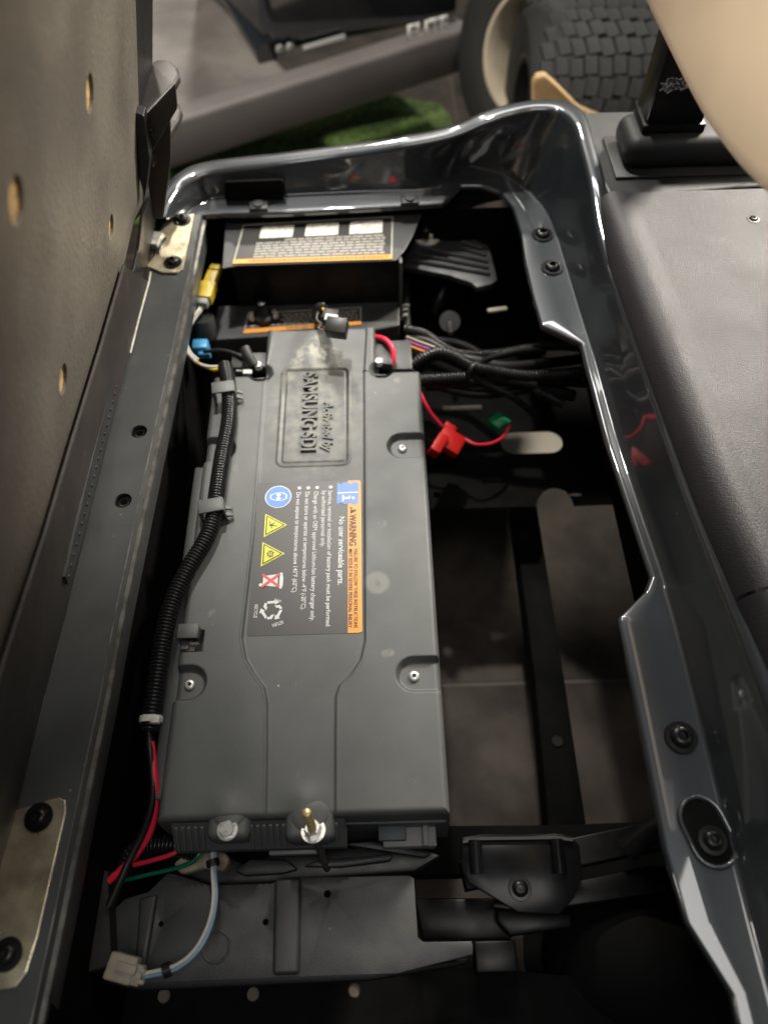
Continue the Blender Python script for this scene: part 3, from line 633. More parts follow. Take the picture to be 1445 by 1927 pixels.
# lettering moulded into the badge
text('moulded_lettering', 'SAMSUNG SDI', (-0.0996,0.7419,-0.0032), (-0.0993,0.6008,-0.0032), 0.0205, battery_mat, cover, extrude=0.0048, bold=0.022)
text('moulded_lettering', 'Activated by', (-0.0733,0.6877,-0.0032), (-0.0734,0.5989,-0.0032), 0.0135, battery_mat, cover, extrude=0.0032, bold=0.022, shear=0.25)
# near end flange with ribs, bosses, bolt and hold-down stud
fx0, fx1 = (-0.2268,0.1326,-0.0200)[0], (-0.0494,0.1278,-0.0200)[0]
mb = MB(); mb.grid([[(x, YN - 0.001, -0.006) for x in (fx0, fx1)], [(x, YN - 0.004, -0.010) for x in (fx0, fx1)], [(x, YN - 0.024, -0.034) for x in (fx0, fx1)], [(x, YN - 0.024, -0.05) for x in (fx0, fx1)], [(x, YN, -0.05) for x in (fx0, fx1)]])
mb.build('end_flange', battery_mat, bat, smooth=0)
RIB = MB().box((0, 0, 0), (0.0042, 0.030, 0.004)).mesh('rib', 30, bevel=0.0015); RIB.materials.append(battery_mat)
for u in (336, 348, 360, 372, 384, 476, 488, 500, 512, 524, 536, 548, 620, 634):
    x = fx0 + (u - 328) / (650 - 328) * (fx1 - fx0)
    obj('rib', RIB, None, bat, place((x, YN - 0.014, -0.021), (0, -0.77, 0.64), (1, 0, 0)))
for (c0, rad) in (((-0.1671,0.1281,-0.0010), 0.021), ((-0.0847,0.1248,-0.0010), 0.024)):
    c0 = V(c0)
    MB().box((c0.x, c0.y + 0.008, -0.030), (rad * 2.1, 0.036, 0.058)).build('boss', battery_mat, bat, smooth=50, bevel=0.0085, bseg=4)
    dm = []
    for an in np.linspace(0, 88, 8): dm.append([(c0.x + rad * 0.9 * math.cos(t) * math.cos(R(an)), c0.y + 0.015 + rad * 0.8 * math.sin(t) * math.cos(R(an)), -0.004 + 0.0065 * math.sin(R(an))) for t in np.linspace(0, 2 * math.pi, 28, endpoint=False)])
    MB().grid(dm, cv=True).build('boss_dome', battery_mat, bat, smooth=60)
c0 = V((-0.1670,0.1271,-0.0010))
bo = MB().lathe([(0.0105, 0), (0.0105, 0.0016), (0.0001, 0.0016)], place(c0 + V((0, 0, 0.0003))), seg=28).build('bolt', zinc, bat)
hm = hexm(0.0085, 0.0065); hm.build('bolt_head', zinc, bo, smooth=25, mw=place(c0 + V((0, 0, 0.0019))))
sb, stp = V((-0.0728,0.0938,-0.1300)), V((-0.0829,0.1339,0.0450)); ax = (stp - sb).normalized(); c1 = sb + ax * ((-0.0008 - sb.z) / ax.z)
rod = MB().tube([sb, c1], 0.0042, 14).build('hold_down_rod', old_steel, bat)
st_path = resample([c1, stp], 0.0004); rad = [0.0043 + 0.0003 * math.sin(i * 2.0) for i in range(len(st_path))]; rad[-1] = 0.0034; rad[-2] = 0.004
MB().tube(st_path, 0.0044, 16, radii=rad).build('stud', brass, bat)
nu = MB().lathe([(0.0125, 0), (0.0125, 0.0022), (0.0001, 0.0022)], place(c1, ax), seg=28).build('washer', zinc, bat)
hexm(0.0088, 0.0075).build('nut', zinc, bat, smooth=25, mw=place(c1 + ax * 0.0023, ax))
# lip and connector at the near right corner
mb = MB(); mb.plate([(-0.0500,0.1335,-0.0300),(0.0548,0.1327,-0.0300),(0.0598,0.1409,-0.0300),(-0.0556,0.1441,-0.0300),(-0.0576,0.1142,-0.0300),(-0.0544,0.1192,-0.0300)], [], (0, 0, 1), 0.006); mb.build('corner_lip', battery_mat, bat, smooth=0, bevel=0.0015)
cg = MB().box((0.0173,0.1279,-0.0750), (0.058, 0.026, 0.022)).build('grey_connector', conn_grey, bat, smooth=30, bevel=0.002)
MB().box(V((-0.0012,0.1297,-0.0620)) , (0.030, 0.018, 0.012)).build('connector_latch', mat('connector_slate', (0.07, 0.08, 0.09), 0.5), cg, smooth=30, bevel=0.0012)
MB().box(V((0.0343,0.1277,-0.0620)) , (0.006, 0.026, 0.010)).build('connector_tab', conn_grey, cg, smooth=30, bevel=0.001)
# hose clips
def clip(c, ang, full):
    c = V(c); rot = Matrix.Rotation(R(ang), 3, 'Z'); k = None
    mb = MB(); mb.box(c + V((0, 0, 0.0265)), (0.030, 0.020, 0.003), rot); mb.box(c + rot @ V((-0.0145, 0, 0.013)), (0.003, 0.020, 0.028), rot); mb.box(c + rot @ V((0.0145, 0, 0.013)), (0.003, 0.020, 0.028), rot)
    mb.box(c + rot @ V((0.018, -0.006, 0.009)), (0.014, 0.006, 0.003), rot @ Matrix.Rotation(R(30), 3, 'Y'))
    mb.box(c + rot @ V((0.018, 0.004, 0.009)), (0.014, 0.006, 0.003), rot @ Matrix.Rotation(R(30), 3, 'Y'))
    mb.build('hose_clip', battery_mat, bat, smooth=30, bevel=0.001)
clip((-0.2178,0.6953,0.0000), 8, 1); clip((-0.2156,0.5005,0.0000), 10, 1)
mb = MB(); c = sc0 + V((-0.002, 0.006, 0))
mb.box(c + V((0, 0.002, 0.010)), (0.024, 0.018, 0.003)); mb.box(c + V((-0.011, 0.001, 0)), (0.003, 0.016, 0.020)); mb.box(c + V((0.011, 0.001, 0.002)), (0.003, 0.016, 0.016)); mb.box(c + V((-0.004, -0.012, 0.001)), (0.010, 0.010, 0.003))
mb.build('empty_clip', battery_mat, bat, smooth=30, bevel=0.001)
MB().box(sc0 + V((-0.001, -0.0085, -0.006)), (0.010, 0.005, 0.006)).build('clip_latch', conn_tan, bat, smooth=30, bevel=0.001)

# warning label on the battery ----------------------------------------
LZ = -0.0018
def rrect(x0, x1, y0, y1, r_, n=5):
    out = []
    for cx, cy, a0 in ((x1 - r_, y1 - r_, 0), (x0 + r_, y1 - r_, 90), (x0 + r_, y0 + r_, 180), (x1 - r_, y0 + r_, 270)):
        for k in range(n + 1): a = R(a0 + 90 * k / n); out.append((cx + r_ * math.cos(a), cy + r_ * math.sin(a), 0))
    return out
lx0, lx1, ly0, ly1 = -0.1635, -0.0290, 0.3365, 0.5515
lab = MB().plate([(p[0], p[1], LZ) for p in rrect(lx0, lx1, ly0, ly1, 0.003)], [], (0, 0, 1), 0.0007).build('warning_label', label_black, bat, smooth=0)
lab['label'] = 'black and orange warning label with pictograms'
bx = lx1 - 0.0172
flat('orange_band', [(bx, ly0 + 0.0002, 0), (lx1 - 0.0033, ly0 + 0.0002, 0), (lx1 - 0.001, ly0 + 0.001, 0), (lx1 - 0.0002, ly0 + 0.0033, 0), (lx1 - 0.0002, ly1 - 0.0033, 0), (lx1 - 0.001, ly1 - 0.001, 0), (lx1 - 0.0033, ly1 - 0.0002, 0), (bx, ly1 - 0.0002, 0)], label_orange, lab, LZ + 0.0002)
T1 = LZ + 0.0005
def lt(s, p0, p1, h, m=label_white, bold=0.012, name='lettering'): return text(name, s, (p0[0], p0[1], T1), (p1[0], p1[1], T1), h, m, lab, bold=bold)
lt('WARNING', (-0.0398,0.4989,-0.0020), (-0.0399,0.4529,-0.0020), 0.0086, label_dark, 0.022)
lt('FAILURE TO FOLLOW THESE INSTRUCTIONS', (-0.0363,0.4483,-0.0020), (-0.0368,0.3426,-0.0020), 0.0046, label_dark, 0.008)
lt('MAY RESULT IN SEVERE PERSONAL INJURY.', (-0.0425,0.4480,-0.0020), (-0.0433,0.3422,-0.0020), 0.0046, label_dark, 0.008)
flat('alert_triangle', [(-0.0431,0.4994,0.0000),(-0.0431,0.5106,0.0000),(-0.0349,0.5047,0.0000)], label_dark, lab, T1)
lt('!', (-0.0401,0.5076,-0.0020), (-0.0402,0.5047,-0.0020), 0.0052, label_orange, 0.0).location.z += 0.0003
lt('No user serviceable parts.', (-0.0536,0.4954,-0.0020), (-0.0545,0.3990,-0.0020), 0.0072, bold=0.018)
for s_, a_, b_ in (('Service, removal or installation of battery pack must be performed', (-0.0684,0.5358,-0.0020), (-0.0694,0.3457,-0.0020)),
                   ('by authorized personnel only.', (-0.0768,0.5361,-0.0020), (-0.0773,0.4522,-0.0020)),
                   ('Charge with an OEM approved Lithium-Ion battery charger only.', (-0.0864,0.5356,-0.0020), (-0.0883,0.3530,-0.0020)),
                   ('Do not store or operate at temperatures below -4\u00b0F (-20\u00b0C).', (-0.0974,0.5352,-0.0020), (-0.1000,0.3676,-0.0020)),
                   ('Do not expose to temperatures above 140\u00b0F (60\u00b0C).', (-0.1087,0.5348,-0.0020), (-0.1116,0.3895,-0.0020))):
    xm = (a_[0] + b_[0]) / 2; lt(s_, (xm, a_[1]), (xm, b_[1]), 0.0054, bold=0.014)
for c_ in ((-0.0687,0.5417,-0.0020), (-0.0863,0.5415,-0.0020), (-0.0978,0.5414,-0.0020), (-0.1095,0.5415,-0.0020)):
    flat('bullet', circle(c_, 0.0024, 14), label_white, lab, T1)
# open book sign
bk0 = [(-0.0600,0.5490,-0.0020),(-0.0557,0.5454,-0.0020),(-0.0495,0.5494,-0.0020),(-0.0425,0.5458,-0.0020),(-0.0369,0.5498,-0.0020),(-0.0320,0.5454,-0.0020),(-0.0329,0.5164,-0.0020),(-0.0377,0.5134,-0.0020),(-0.0439,0.5168,-0.0020),(-0.0501,0.5138,-0.0020),(-0.0556,0.5172,-0.0020),(-0.0604,0.5141,-0.0020)]
flat('book_sign', bk0, label_blue, lab, T1)
flat('book_fold', [(-0.0598,0.5326,-0.0020),(-0.0328,0.5329,-0.0020),(-0.0328,0.5309,-0.0020),(-0.0598,0.5305,-0.0020)], label_white, lab, T1 + 0.0003)
ib = V((-0.0460,0.5235,-0.0020)); xx, yy = ib.x, ib.y
flat('book_letter', [(xx - .0075, yy + .0048, 0), (xx - .0075, yy - .0048, 0), (xx - .0052, yy - .0048, 0), (xx - .0052, yy - .0018, 0), (xx + .003, yy - .0018, 0), (xx + .003, yy + .0036, 0), (xx + .0008, yy + .0036, 0), (xx + .0008, yy + .0018, 0), (xx - .0052, yy + .0018, 0), (xx - .0052, yy + .0048, 0)], label_white, lab, T1 + 0.0003)
flat('book_letter_dot', circle((xx + .0068, yy, 0), 0.0021, 14), label_white, lab, T1 + 0.0003)
# eye protection sign
cc = V((-0.1365,0.5287,-0.0020))
flat('goggles_rim', circle(cc, 0.0172, 32), label_white, lab, T1); flat('goggles_sign', circle(cc, 0.0160, 32), label_blue, lab, T1 + 0.0002)
head = [(-.0105, .003), (-.0105, -.003), (-.006, -.0052), (0, -.0062), (.006, -.0064), (.0112, -.003), (.0112, .003), (.006, .0064), (0, .0062), (-.006, .0052)]
ring('head_outline', [(cc.x + a, cc.y + b, 0) for a, b in head], [(cc.x + a * .86, cc.y + b * .84, 0) for a, b in head], label_white, lab, T1 + 0.0004)
for s_ in (-1, 1): flat('goggle_lens', circle((cc.x + .0005, cc.y + s_ * .0028, 0), 0.0030, 14, ry=0.0024), label_white, lab, T1 + 0.0004)
# hazard triangles (apex towards the text)
def tri(c_, s_): return [(c_.x + s_, c_.y, 0), (c_.x - s_ * .62, c_.y + s_ * .98, 0), (c_.x - s_ * .62, c_.y - s_ * .98, 0)]
def hazard(c_):
    c_ = V(c_) + V((-0.001, 0, 0)); o_ = flat('hazard_triangle', tri(c_, 0.0178), label_yellow, lab, T1)
    flat('hazard_border', tri(c_, 0.0150), label_dark, o_, T1 + 0.0002); flat('hazard_field', tri(c_, 0.0126), label_yellow, o_, T1 + 0.0004); return c_
c_ = hazard((-0.1397,0.4857,-0.0020))
flat('corrosion_symbol', [(c_.x + a, c_.y + b, 0) for a, b in ((-.0055, .006), (-.004, .006), (-.003, .001), (.0015, .004), (.0022, .0032), (-.0008, .0003), (.005, -.0012), (.005, -.002), (-.0015, -.0012), (-.0008, -.005), (-.0018, -.005), (-.003, -.001), (-.0055, -.0015), (-.0055, -.0003), (-.004, .0005))], label_dark, lab, T1 + 0.0006)
c_ = hazard((-0.1408,0.4442,-0.0020))
flat('explosion_symbol', [(c_.x + (.0052 if k % 2 else .0034) * math.cos(R(24 * k)), c_.y + (.0056 if k % 2 else .0036) * math.sin(R(24 * k)), 0) for k in range(15)], label_dark, lab, T1 + 0.0006)
for dx in (-.0018, .0, .0018): flat('explosion_mark', [(c_.x + dx - .0005, c_.y - .0028, 0), (c_.x + dx + .0005, c_.y - .0028, 0), (c_.x + dx + .0005, c_.y + .0028, 0), (c_.x + dx - .0005, c_.y + .0028, 0)], label_yellow, lab, T1 + 0.0008)
# crossed out bin
c_ = V((-0.1394,0.4075,-0.0020))
flat('bin_body', [(c_.x + a, c_.y + b, 0) for a, b in ((-.0095, -.0065), (-.0095, .0065), (.0085, .0085), (.0085, -.0085))], label_white, lab, T1)
flat('bin_lid', [(c_.x + a, c_.y + b, 0) for a, b in ((.0105, -.0105), (.0105, .010), (.0135, .0105), (.0150, .004), (.0150, -.006), (.0135, -.0115))], label_white, lab, T1)
flat('bin_wheel', circle((c_.x - .0118, c_.y - .0055, 0), 0.0024, 12), label_white, lab, T1)
for s_ in (-1, 1):
    e1 = V((.0105, .0085 * s_, 0)); e2 = V((-.0105, -.0085 * s_, 0)); nn = (e1 - e2).normalized().cross(V((0, 0, 1))) * 0.0016
    flat('cross_bar', [c_ + e1 + nn, c_ + e2 + nn, c_ + e2 - nn, c_ + e1 - nn], label_red, lab, T1 + 0.0003 + 0.0002 * (s_ > 0))
# recycling arrows
c_ = V((-0.1362,0.3684,-0.0020))
for k in range(3):
    ro = Matrix.Rotation(R(120 * k + 8), 3, 'Z')
    seg1 = [(.0045, .0060), (.0118, .0060), (.0150, .0005), (.0118, -.0012), (.0095, .0022), (.0070, .0022)]
    seg2 = [(.0150, -.0022), (.0088, -.0120), (.0105, -.0140), (.0028, -.0150), (.0040, -.0075), (.0056, -.0095), (.0108, -.0018)]
    for sg in (seg1, seg2): flat('recycling_arrow', [c_ + ro @ V((a * .86, b * .86, 0)) for a, b in sg], label_white, lab, T1)
lt('RECYCLE', (-0.1547,0.3762,-0.0020), (-0.1548,0.3591,-0.0020), 0.0040, bold=0.01)
lt('RETURN', (-0.1219,0.3527,-0.0020), (-0.1342,0.3484,-0.0020), 0.0044, bold=0.01)
lt('Li-ion', (-0.1335,0.3825,-0.0020), (-0.1252,0.3802,-0.0020), 0.0036, bold=0.01)

# ================================================================== REAR HOUSING AND LABELS
hs = thing('controller_cover', (-0.09, 1.0, -0.06), 'black folded cover with printed instruction label behind the battery', 'cover')
tp = [(-0.2406,0.9367,0.0300),(-0.2178,0.9419,0.0300),(0.0302,0.9434,0.0300),(0.0453,0.9679,0.0300),(0.0604,1.0060,0.0300),(0.0788,1.0619,0.0300),(-0.2455,1.0576,0.0300)]
MB().plate(tp, [], (0, 0, 1), 0.003).build('top_plate', plastic_dark, hs, smooth=0, bevel=0.0012)
yfr = 0.949
MB().box((-0.095, yfr + 0.002, -0.018), (0.268, 0.003, 0.090)).build('front_plate', frame_black, hs, smooth=0)
MB().box((0.0375, yfr - 0.003, -0.020), (0.005, 0.014, 0.098)).build('edge_flange', rail_steel, hs, smooth=30, bevel=0.001)
mb = MB(); mb.tube([(-0.222, yfr - 0.001, 0.0285), (0.036, yfr + 0.004, 0.0285)], 0.0022, 8); mb.build('folded_edge', rail_steel, hs)
# instruction label, printed upside down as seen from here
LU = 0.0312
a, b, c, d = (V(p) for p in [(-0.2246,0.9453,0.0305),(0.0244,0.9455,0.0305),(0.0294,1.0497,0.0305),(-0.2152,1.0392,0.0305)])
def quad(s0, s1, t0, t1): return [(a.lerp(b, s)).lerp(d.lerp(c, s), t) for s, t in ((s0, t0), (s1, t0), (s1, t1), (s0, t1))]
il = flat('instruction_label', quad(0, 1, 0, 1), label_ink, hs, LU)
for (s0, s1, t0, t1) in ((0, 1, .975, 1), (0, .010, .1, .975), (.990, 1, .1, .975)): flat('label_border', quad(s0, s1, t0, t1), label_grey, il, LU + 0.0003)
flat('orange_band', quad(0, 1, 0, .10), label_orange, il, LU + 0.0003)
for s0 in (.13, .425, .715): flat('picture_panel', quad(s0, s0 + .215, .62, .92), label_panel, il, LU + 0.0003)
mb = MB()
for r_ in range(7):
    t0 = .135 + r_ * .067; s = .10 + .05 * rng.random() if r_ < 6 else .3
    if r_ < 5: s = .12
    while s < .94:
        wd = .03 + .05 * rng.random()
        p = quad(s, min(.95, s + wd), t0, t0 + .036); mb.add([(q_[0], q_[1], LU + 0.0003) for q_ in p], [(0, 1, 2, 3)]); s += wd + .007
tag(mb.build('fine_print', label_grey, il, smooth=0), kind='stuff')
mb = MB(); s = .1
while s < .93:
    wd = .01 + .02 * rng.random(); p = quad(s, s + wd, .035, .065); mb.add([(q_[0], q_[1], LU + 0.0006) for q_ in p], [(0, 1, 2, 3)]); s += wd + .006
tag(mb.build('band_print', label_dark, il, smooth=0), kind='stuff')
flat('alert_triangle', [quad(.955, .975, .02, .08)[i] for i in (3, 2)] + [(quad(.955, .975, .02, .08)[0] + quad(.955, .975, .02, .08)[1]) / 2], label_dark, il, LU + 0.0006)
# lower ledge with a second label
lg = thing('rear_ledge', (-0.1, 0.92, -0.12), 'black ledge with an orange edged warning label touching the battery end', 'ledge')
MB().plate([(-0.2727,0.8743,-0.0600),(-0.0064,0.8873,-0.0600),(0.0345,0.8953,-0.0600),(0.0368,0.9601,-0.0600),(-0.2674,0.9537,-0.0600)], [], (0, 0, 1), 0.05).build('ledge_block', plastic_dark, lg, smooth=0, bevel=0.003)
LL = -0.0588
a, b, c, d = (V(p) for p in [(-0.2193,0.8854,-0.0590),(-0.0279,0.8980,-0.0590),(-0.0275,0.9388,-0.0590),(-0.2158,0.9316,-0.0590)])
ll = flat('warning_label', quad(0, 1, 0, 1), label_ink, lg, LL)
for (s0, s1, t0, t1) in ((0, 1, .95, 1), (0, .012, .2, .95), (.988, 1, .2, .95)): flat('label_border', quad(s0, s1, t0, t1), label_grey, ll, LL + 0.0003)
flat('orange_band', quad(0, 1, 0, .22), label_orange, ll, LL + 0.0003)
mb = MB()
for r_ in range(5):
    t0 = .30 + r_ * .12; s = (.05, .33, .30, .33, .30)[r_]
    while s < .95:
        wd = .02 + .05 * rng.random(); p = quad(s, min(.97, s + wd), t0, t0 + .06); mb.add([(q_[0], q_[1], LL + 0.0003) for q_ in p], [(0, 1, 2, 3)]); s += wd + .012
tag(mb.build('fine_print', label_grey, ll, smooth=0), kind='stuff')
p0 = quad(.62, .62, .05, .17); p1 = quad(.36, .36, .05, .17)
text('lettering', 'WARNING', V((p0[0].x, (p0[0].y + p0[3].y) / 2, LL + 0.0006)), V((p1[0].x, (p1[0].y + p1[3].y) / 2, LL + 0.0006)), 0.006, label_dark, ll, bold=0.015)
# stud pair under the label
for cc in ((-0.2060,0.9146,-0.0550), (-0.1688,0.9180,-0.0550)):
    MB().lathe([(0.0065, 0), (0.0065, 0.005), (0.004, 0.006), (0.004, 0.012), (0.0001, 0.012)], place(cc), seg=14).build('stud', zinc, lg)
MB().lathe([(0.018, 0), (0.017, 0.010), (0.010, 0.013), (0.008, 0.030), (0.006, 0.034), (0.0001, 0.035)], place((-0.1868,0.9180,-0.0590)), seg=20).build('knob', plastic_black, lg)

# loose black plug hanging over the battery end
pg = thing('black_plug', (-0.0724,0.8075,0.0200), 'black square plug with white collar and yellow wires above battery end', 'plug')
MB().box((-0.0591,0.7792,0.0500), (0.030, 0.024, 0.022), Matrix.Rotation(R(-12), 3, 'Z') @ Matrix.Rotation(R(18), 3, 'X')).build('socket', plastic_black, pg, smooth=30, bevel=0.0015)
MB().box((-0.0684,0.7998,0.0500), (0.022, 0.020, 0.018), Matrix.Rotation(R(-14), 3, 'Z')).build('collar', plastic_black, pg, smooth=30, bevel=0.0015)
MB().box((-0.0667,0.7886,0.0605), (0.018, 0.012, 0.003), Matrix.Rotation(R(-14), 3, 'Z')).build('white_tab', white_plastic, pg, smooth=30, bevel=0.0008)
MB().tube([(-0.0975,0.9124,-0.0400),(-0.0913,0.8724,0.0000),(-0.0856,0.8418,0.0300),(-0.0765,0.8153,0.0480)], 0.0085, 12).build('stem', plastic_black, pg)
cable('wire', [(-0.0844,0.8453,0.0350),(-0.0803,0.8198,0.0500),(-0.0741,0.8044,0.0560)], 0.0022, wire_yellow, pg); cable('wire', [(-0.0812,0.8452,0.0350),(-0.0771,0.8175,0.0500),(-0.0718,0.8021,0.0560)], 0.0018, wire_white, pg)
cable('wire', [(-0.0867,0.8255,0.0400),(-0.0892,0.8070,0.0420),(-0.0830,0.7980,0.0400),(-0.0861,0.7916,0.0380),(-0.0762,0.7808,0.0440)], 0.0016, conn_grey, pg)

# ================================================================== LEFT TERMINAL, YELLOW PLUG, BLUE PLUG
yp = thing('yellow_plug', (-0.2805,0.9105,-0.0200), 'yellow connector with grey boot hanging beside the black cover', 'connector')
yd = (V((-0.2588,0.9762,0.0000)) - V((-0.2740,0.8918,0.0000))); ylen = yd.length; yd.normalize(); yr = place((0, 0, 0), yd, (1, 0, 0)).to_3x3(); yb = V((-0.2740,0.8918,0.0000))
MB().box(yb + yd * (ylen * .30), (0.026, 0.018, ylen * .42), yr).build('housing', conn_yellow, yp, smooth=30, bevel=0.002)
MB().box(yb + yd * (ylen * .66), (0.018, 0.015, ylen * .34), yr).build('nose', conn_yellow, yp, smooth=30, bevel=0.0015)
MB().box(yb + yd * (ylen * .93), (0.0165, 0.0145, ylen * .14), yr).build('cap', conn_yellow, yp, smooth=30, bevel=0.002)
MB().box(yb + yd * (ylen * .02), (0.021, 0.015, ylen * .16), yr).build('grey_boot', conn_grey, yp, smooth=30, bevel=0.004)
cable('wire', [(-0.2755,0.8824,0.0000),(-0.2891,0.8506,0.0000),(-0.2952,0.8194,0.0000),(-0.2872,0.7955,-0.0050),(-0.2721,0.7782,-0.0100)], 0.0028, wire_white, yp); cable('wire', [(-0.2735,0.8867,-0.0040),(-0.2859,0.8569,-0.0040),(-0.2912,0.8255,-0.0040),(-0.2846,0.7985,-0.0060),(-0.2702,0.7824,-0.0100)], 0.0028, wire_white, yp)
cable('wire', [(-0.2721,0.7782,-0.0100),(-0.2579,0.7672,-0.0080),(-0.2399,0.7528,0.0000),(-0.2238,0.7507,0.0060)], 0.0028, wire_yellow, yp); cable('wire', [(-0.2765,0.7891,-0.0100),(-0.2687,0.7759,-0.0100),(-0.2513,0.7614,-0.0020),(-0.2292,0.7549,0.0040)], 0.0025, wire_white, yp)
rl = thing('blue_plug', (-0.2769,0.8527,-0.0500), 'black round housing with a bright blue plug left of the battery end', 'connector')
MB().lathe([(0.022, 0), (0.022, 0.030), (0.020, 0.034), (0.0001, 0.035)], place(V((-0.2823,0.8842,-0.0600)), (0, 0.25, 1))).build('housing', plastic_dark, rl)
MB().box((-0.2764,0.8322,-0.0350), (0.024, 0.020, 0.022)).build('plug', conn_blue, rl, smooth=30, bevel=0.003)
MB().box((-0.2690,0.8173,-0.0350), (0.018, 0.008, 0.012)).build('plug_lip', conn_blue, rl, smooth=30, bevel=0.002)
cable('wire', [(-0.2665,0.8093,-0.0200),(-0.2352,0.8024,-0.0120),(-0.2050,0.7843,-0.0080),(-0.1843,0.7585,-0.0040)], 0.0030, wire_black, rl)
lt_ = thing('left_terminal', (-0.1882,0.7757,-0.0200), 'battery terminal with rubber boot and silver bolt on the left side', 'terminal')
MB().tube(cr([(-0.1979,0.7848,0.0100),(-0.1918,0.7723,0.0040),(-0.1846,0.7627,-0.0040)], 6), 0.008, 14).build('boot', rubber, lt_, smooth=60)
MB().box((-0.1950,0.7824,-0.0200), (0.052, 0.030, 0.016)).build('terminal_block', plastic_dark, lt_, smooth=30, bevel=0.002)
hexm(0.0065, 0.008).build('nut', zinc, lt_, smooth=25, mw=place((-0.1794,0.7639,-0.0100)))
MB().box((-0.1952,0.7524,-0.0060), (0.016, 0.008, 0.004)).build('lug', white_plastic, lt_, smooth=30, bevel=0.001)
MB().tube([(-0.2095,0.7511,-0.0040),(-0.1995,0.7506,-0.0050)], 0.0045, 10).build('sleeve', wire_black, lt_)
rt_ = thing('right_terminal', (0.0006,0.7790,-0.0200), 'battery terminal with red cable and silver nut on the right side', 'terminal')
MB().box((0.0064,0.7836,-0.0160), (0.030, 0.040, 0.014), Matrix.Rotation(R(-10), 3, 'Z')).build('terminal_block', plastic_black, rt_, smooth=30, bevel=0.002)
cable('cable', [(-0.0080,0.8302,-0.0200),(0.0072,0.8089,-0.0040),(0.0179,0.7922,-0.0030),(0.0206,0.7773,-0.0100),(0.0171,0.7679,-0.0180)], 0.0042, wire_red, rt_, seg=12)
hexm(0.0058, 0.009).build('nut', zinc, rt_, smooth=25, mw=place((-0.0011,0.7632,-0.0100)))
MB().box((0.0308,0.7961,-0.0300), (0.036, 0.060, 0.012)).build('side_block', plastic_dark, rt_, smooth=30, bevel=0.002)

# ================================================================== HOSE OVER THE BATTERY
hose = thing('corrugated_hose', (-0.2156,0.5005,0.0000), 'black corrugated hose clipped along the left of the battery top', 'hose')
loom('tube', [(-0.2234,0.7509,0.0080),(-0.2148,0.7155,0.0130),(-0.2103,0.6810,0.0130),(-0.2084,0.6393,0.0120),(-0.2120,0.5840,0.0120),(-0.2133,0.5261,0.0130),(-0.2135,0.4925,0.0130),(-0.2201,0.4596,0.0130),(-0.2371,0.4196,0.0130),(-0.2504,0.3778,0.0130),(-0.2558,0.3318,0.0120),(-0.2572,0.2763,0.0100),(-0.2583,0.2427,0.0080),(-0.2582,0.2261,0.0060)], 0.0108, loom_mat, hose)
ct = MB().lathe([(0.0122, -0.0035), (0.0126, 0.0), (0.0122, 0.0035)], place((-0.2578,0.2392,0.0080), V((-0.2583,0.2427,0.0080)) - V((-0.2582,0.2261,0.0060))), seg=24)
tie = thing('cable_tie', (-0.2572,0.2392,0.0080), 'white plastic cable tie around the hose end', 'cable tie')
ct.build('strap', white_plastic, tie); MB().box((-0.2492,0.2349,0.0200), (0.010, 0.008, 0.008)).build('head', white_plastic, tie, smooth=30, bevel=0.002)
wr = cable('red_wire', [(-0.2566,0.2172,0.0030),(-0.2536,0.2017,-0.0020),(-0.2510,0.1838,-0.0080),(-0.2492,0.1665,-0.0160),(-0.2508,0.1499,-0.0260),(-0.2567,0.1322,-0.0360),(-0.2679,0.1166,-0.0440),(-0.2821,0.1024,-0.0500),(-0.2997,0.0883,-0.0550)], 0.0040, wire_red, None, 12)
tag(wr, 'thick red wire curving from the hose end down to the left', 'wire')
wb_ = cable('black_wire', [(-0.2601,0.2298,0.0050),(-0.2563,0.2091,0.0020),(-0.2534,0.1889,-0.0060),(-0.2515,0.1712,-0.0120),(-0.2538,0.1515,-0.0200),(-0.2624,0.1300,-0.0300),(-0.2724,0.1106,-0.0360),(-0.2811,0.0889,-0.0400),(-0.2908,0.0653,-0.0450)], 0.0040, wire_black, None, 12)
tag(wb_, 'thick black wire crossing over the red wire below the hose end', 'wire')

# ================================================================== WIRES AT THE NEAR END
lm = loom('corrugated_hose', [(-0.2928,0.1014,-0.0850),(-0.2846,0.1175,-0.0800),(-0.2688,0.1253,-0.0780),(-0.2397,0.1256,-0.0780),(-0.2131,0.1182,-0.0800)], 0.0118, loom_mat, None)
tag(lm, 'short black corrugated hose under the near left battery corner', 'hose')
gw = cable('green_wire', [(-0.2942,0.0901,-0.0750),(-0.2678,0.0950,-0.0700),(-0.2335,0.1009,-0.0660),(-0.2155,0.1064,-0.0640),(-0.2085,0.1142,-0.0620),(-0.2126,0.1209,-0.0640)], 0.0022, wire_green); tag(gw, 'thin dark green wire looping below the short hose', 'wire')
rw = cable('thin_red_wire', [(-0.2791,0.1054,-0.0680),(-0.2569,0.1095,-0.0640),(-0.2387,0.1140,-0.0620),(-0.2280,0.1200,-0.0620)], 0.0026, wire_red); tag(rw, 'thin red wire lying across the short corrugated hose', 'wire')
ow = cable('orange_wire', [(-0.2130,0.1228,-0.0700),(-0.2038,0.1204,-0.0660),(-0.1939,0.1172,-0.0640)], 0.0030, wire_orange); tag(ow, 'stub of orange wire entering the pale foam under the battery', 'wire')
fm = MB(); q = [(-0.2422,0.1079,-0.0850),(-0.2316,0.1167,-0.0850),(-0.1999,0.1212,-0.0850),(-0.1849,0.1176,-0.0850),(-0.1799,0.1079,-0.0850),(-0.1861,0.0986,-0.0850),(-0.2096,0.1023,-0.0850),(-0.2321,0.0966,-0.0850)]; fm.plate(q, [], (0, 0, 1), 0.02)
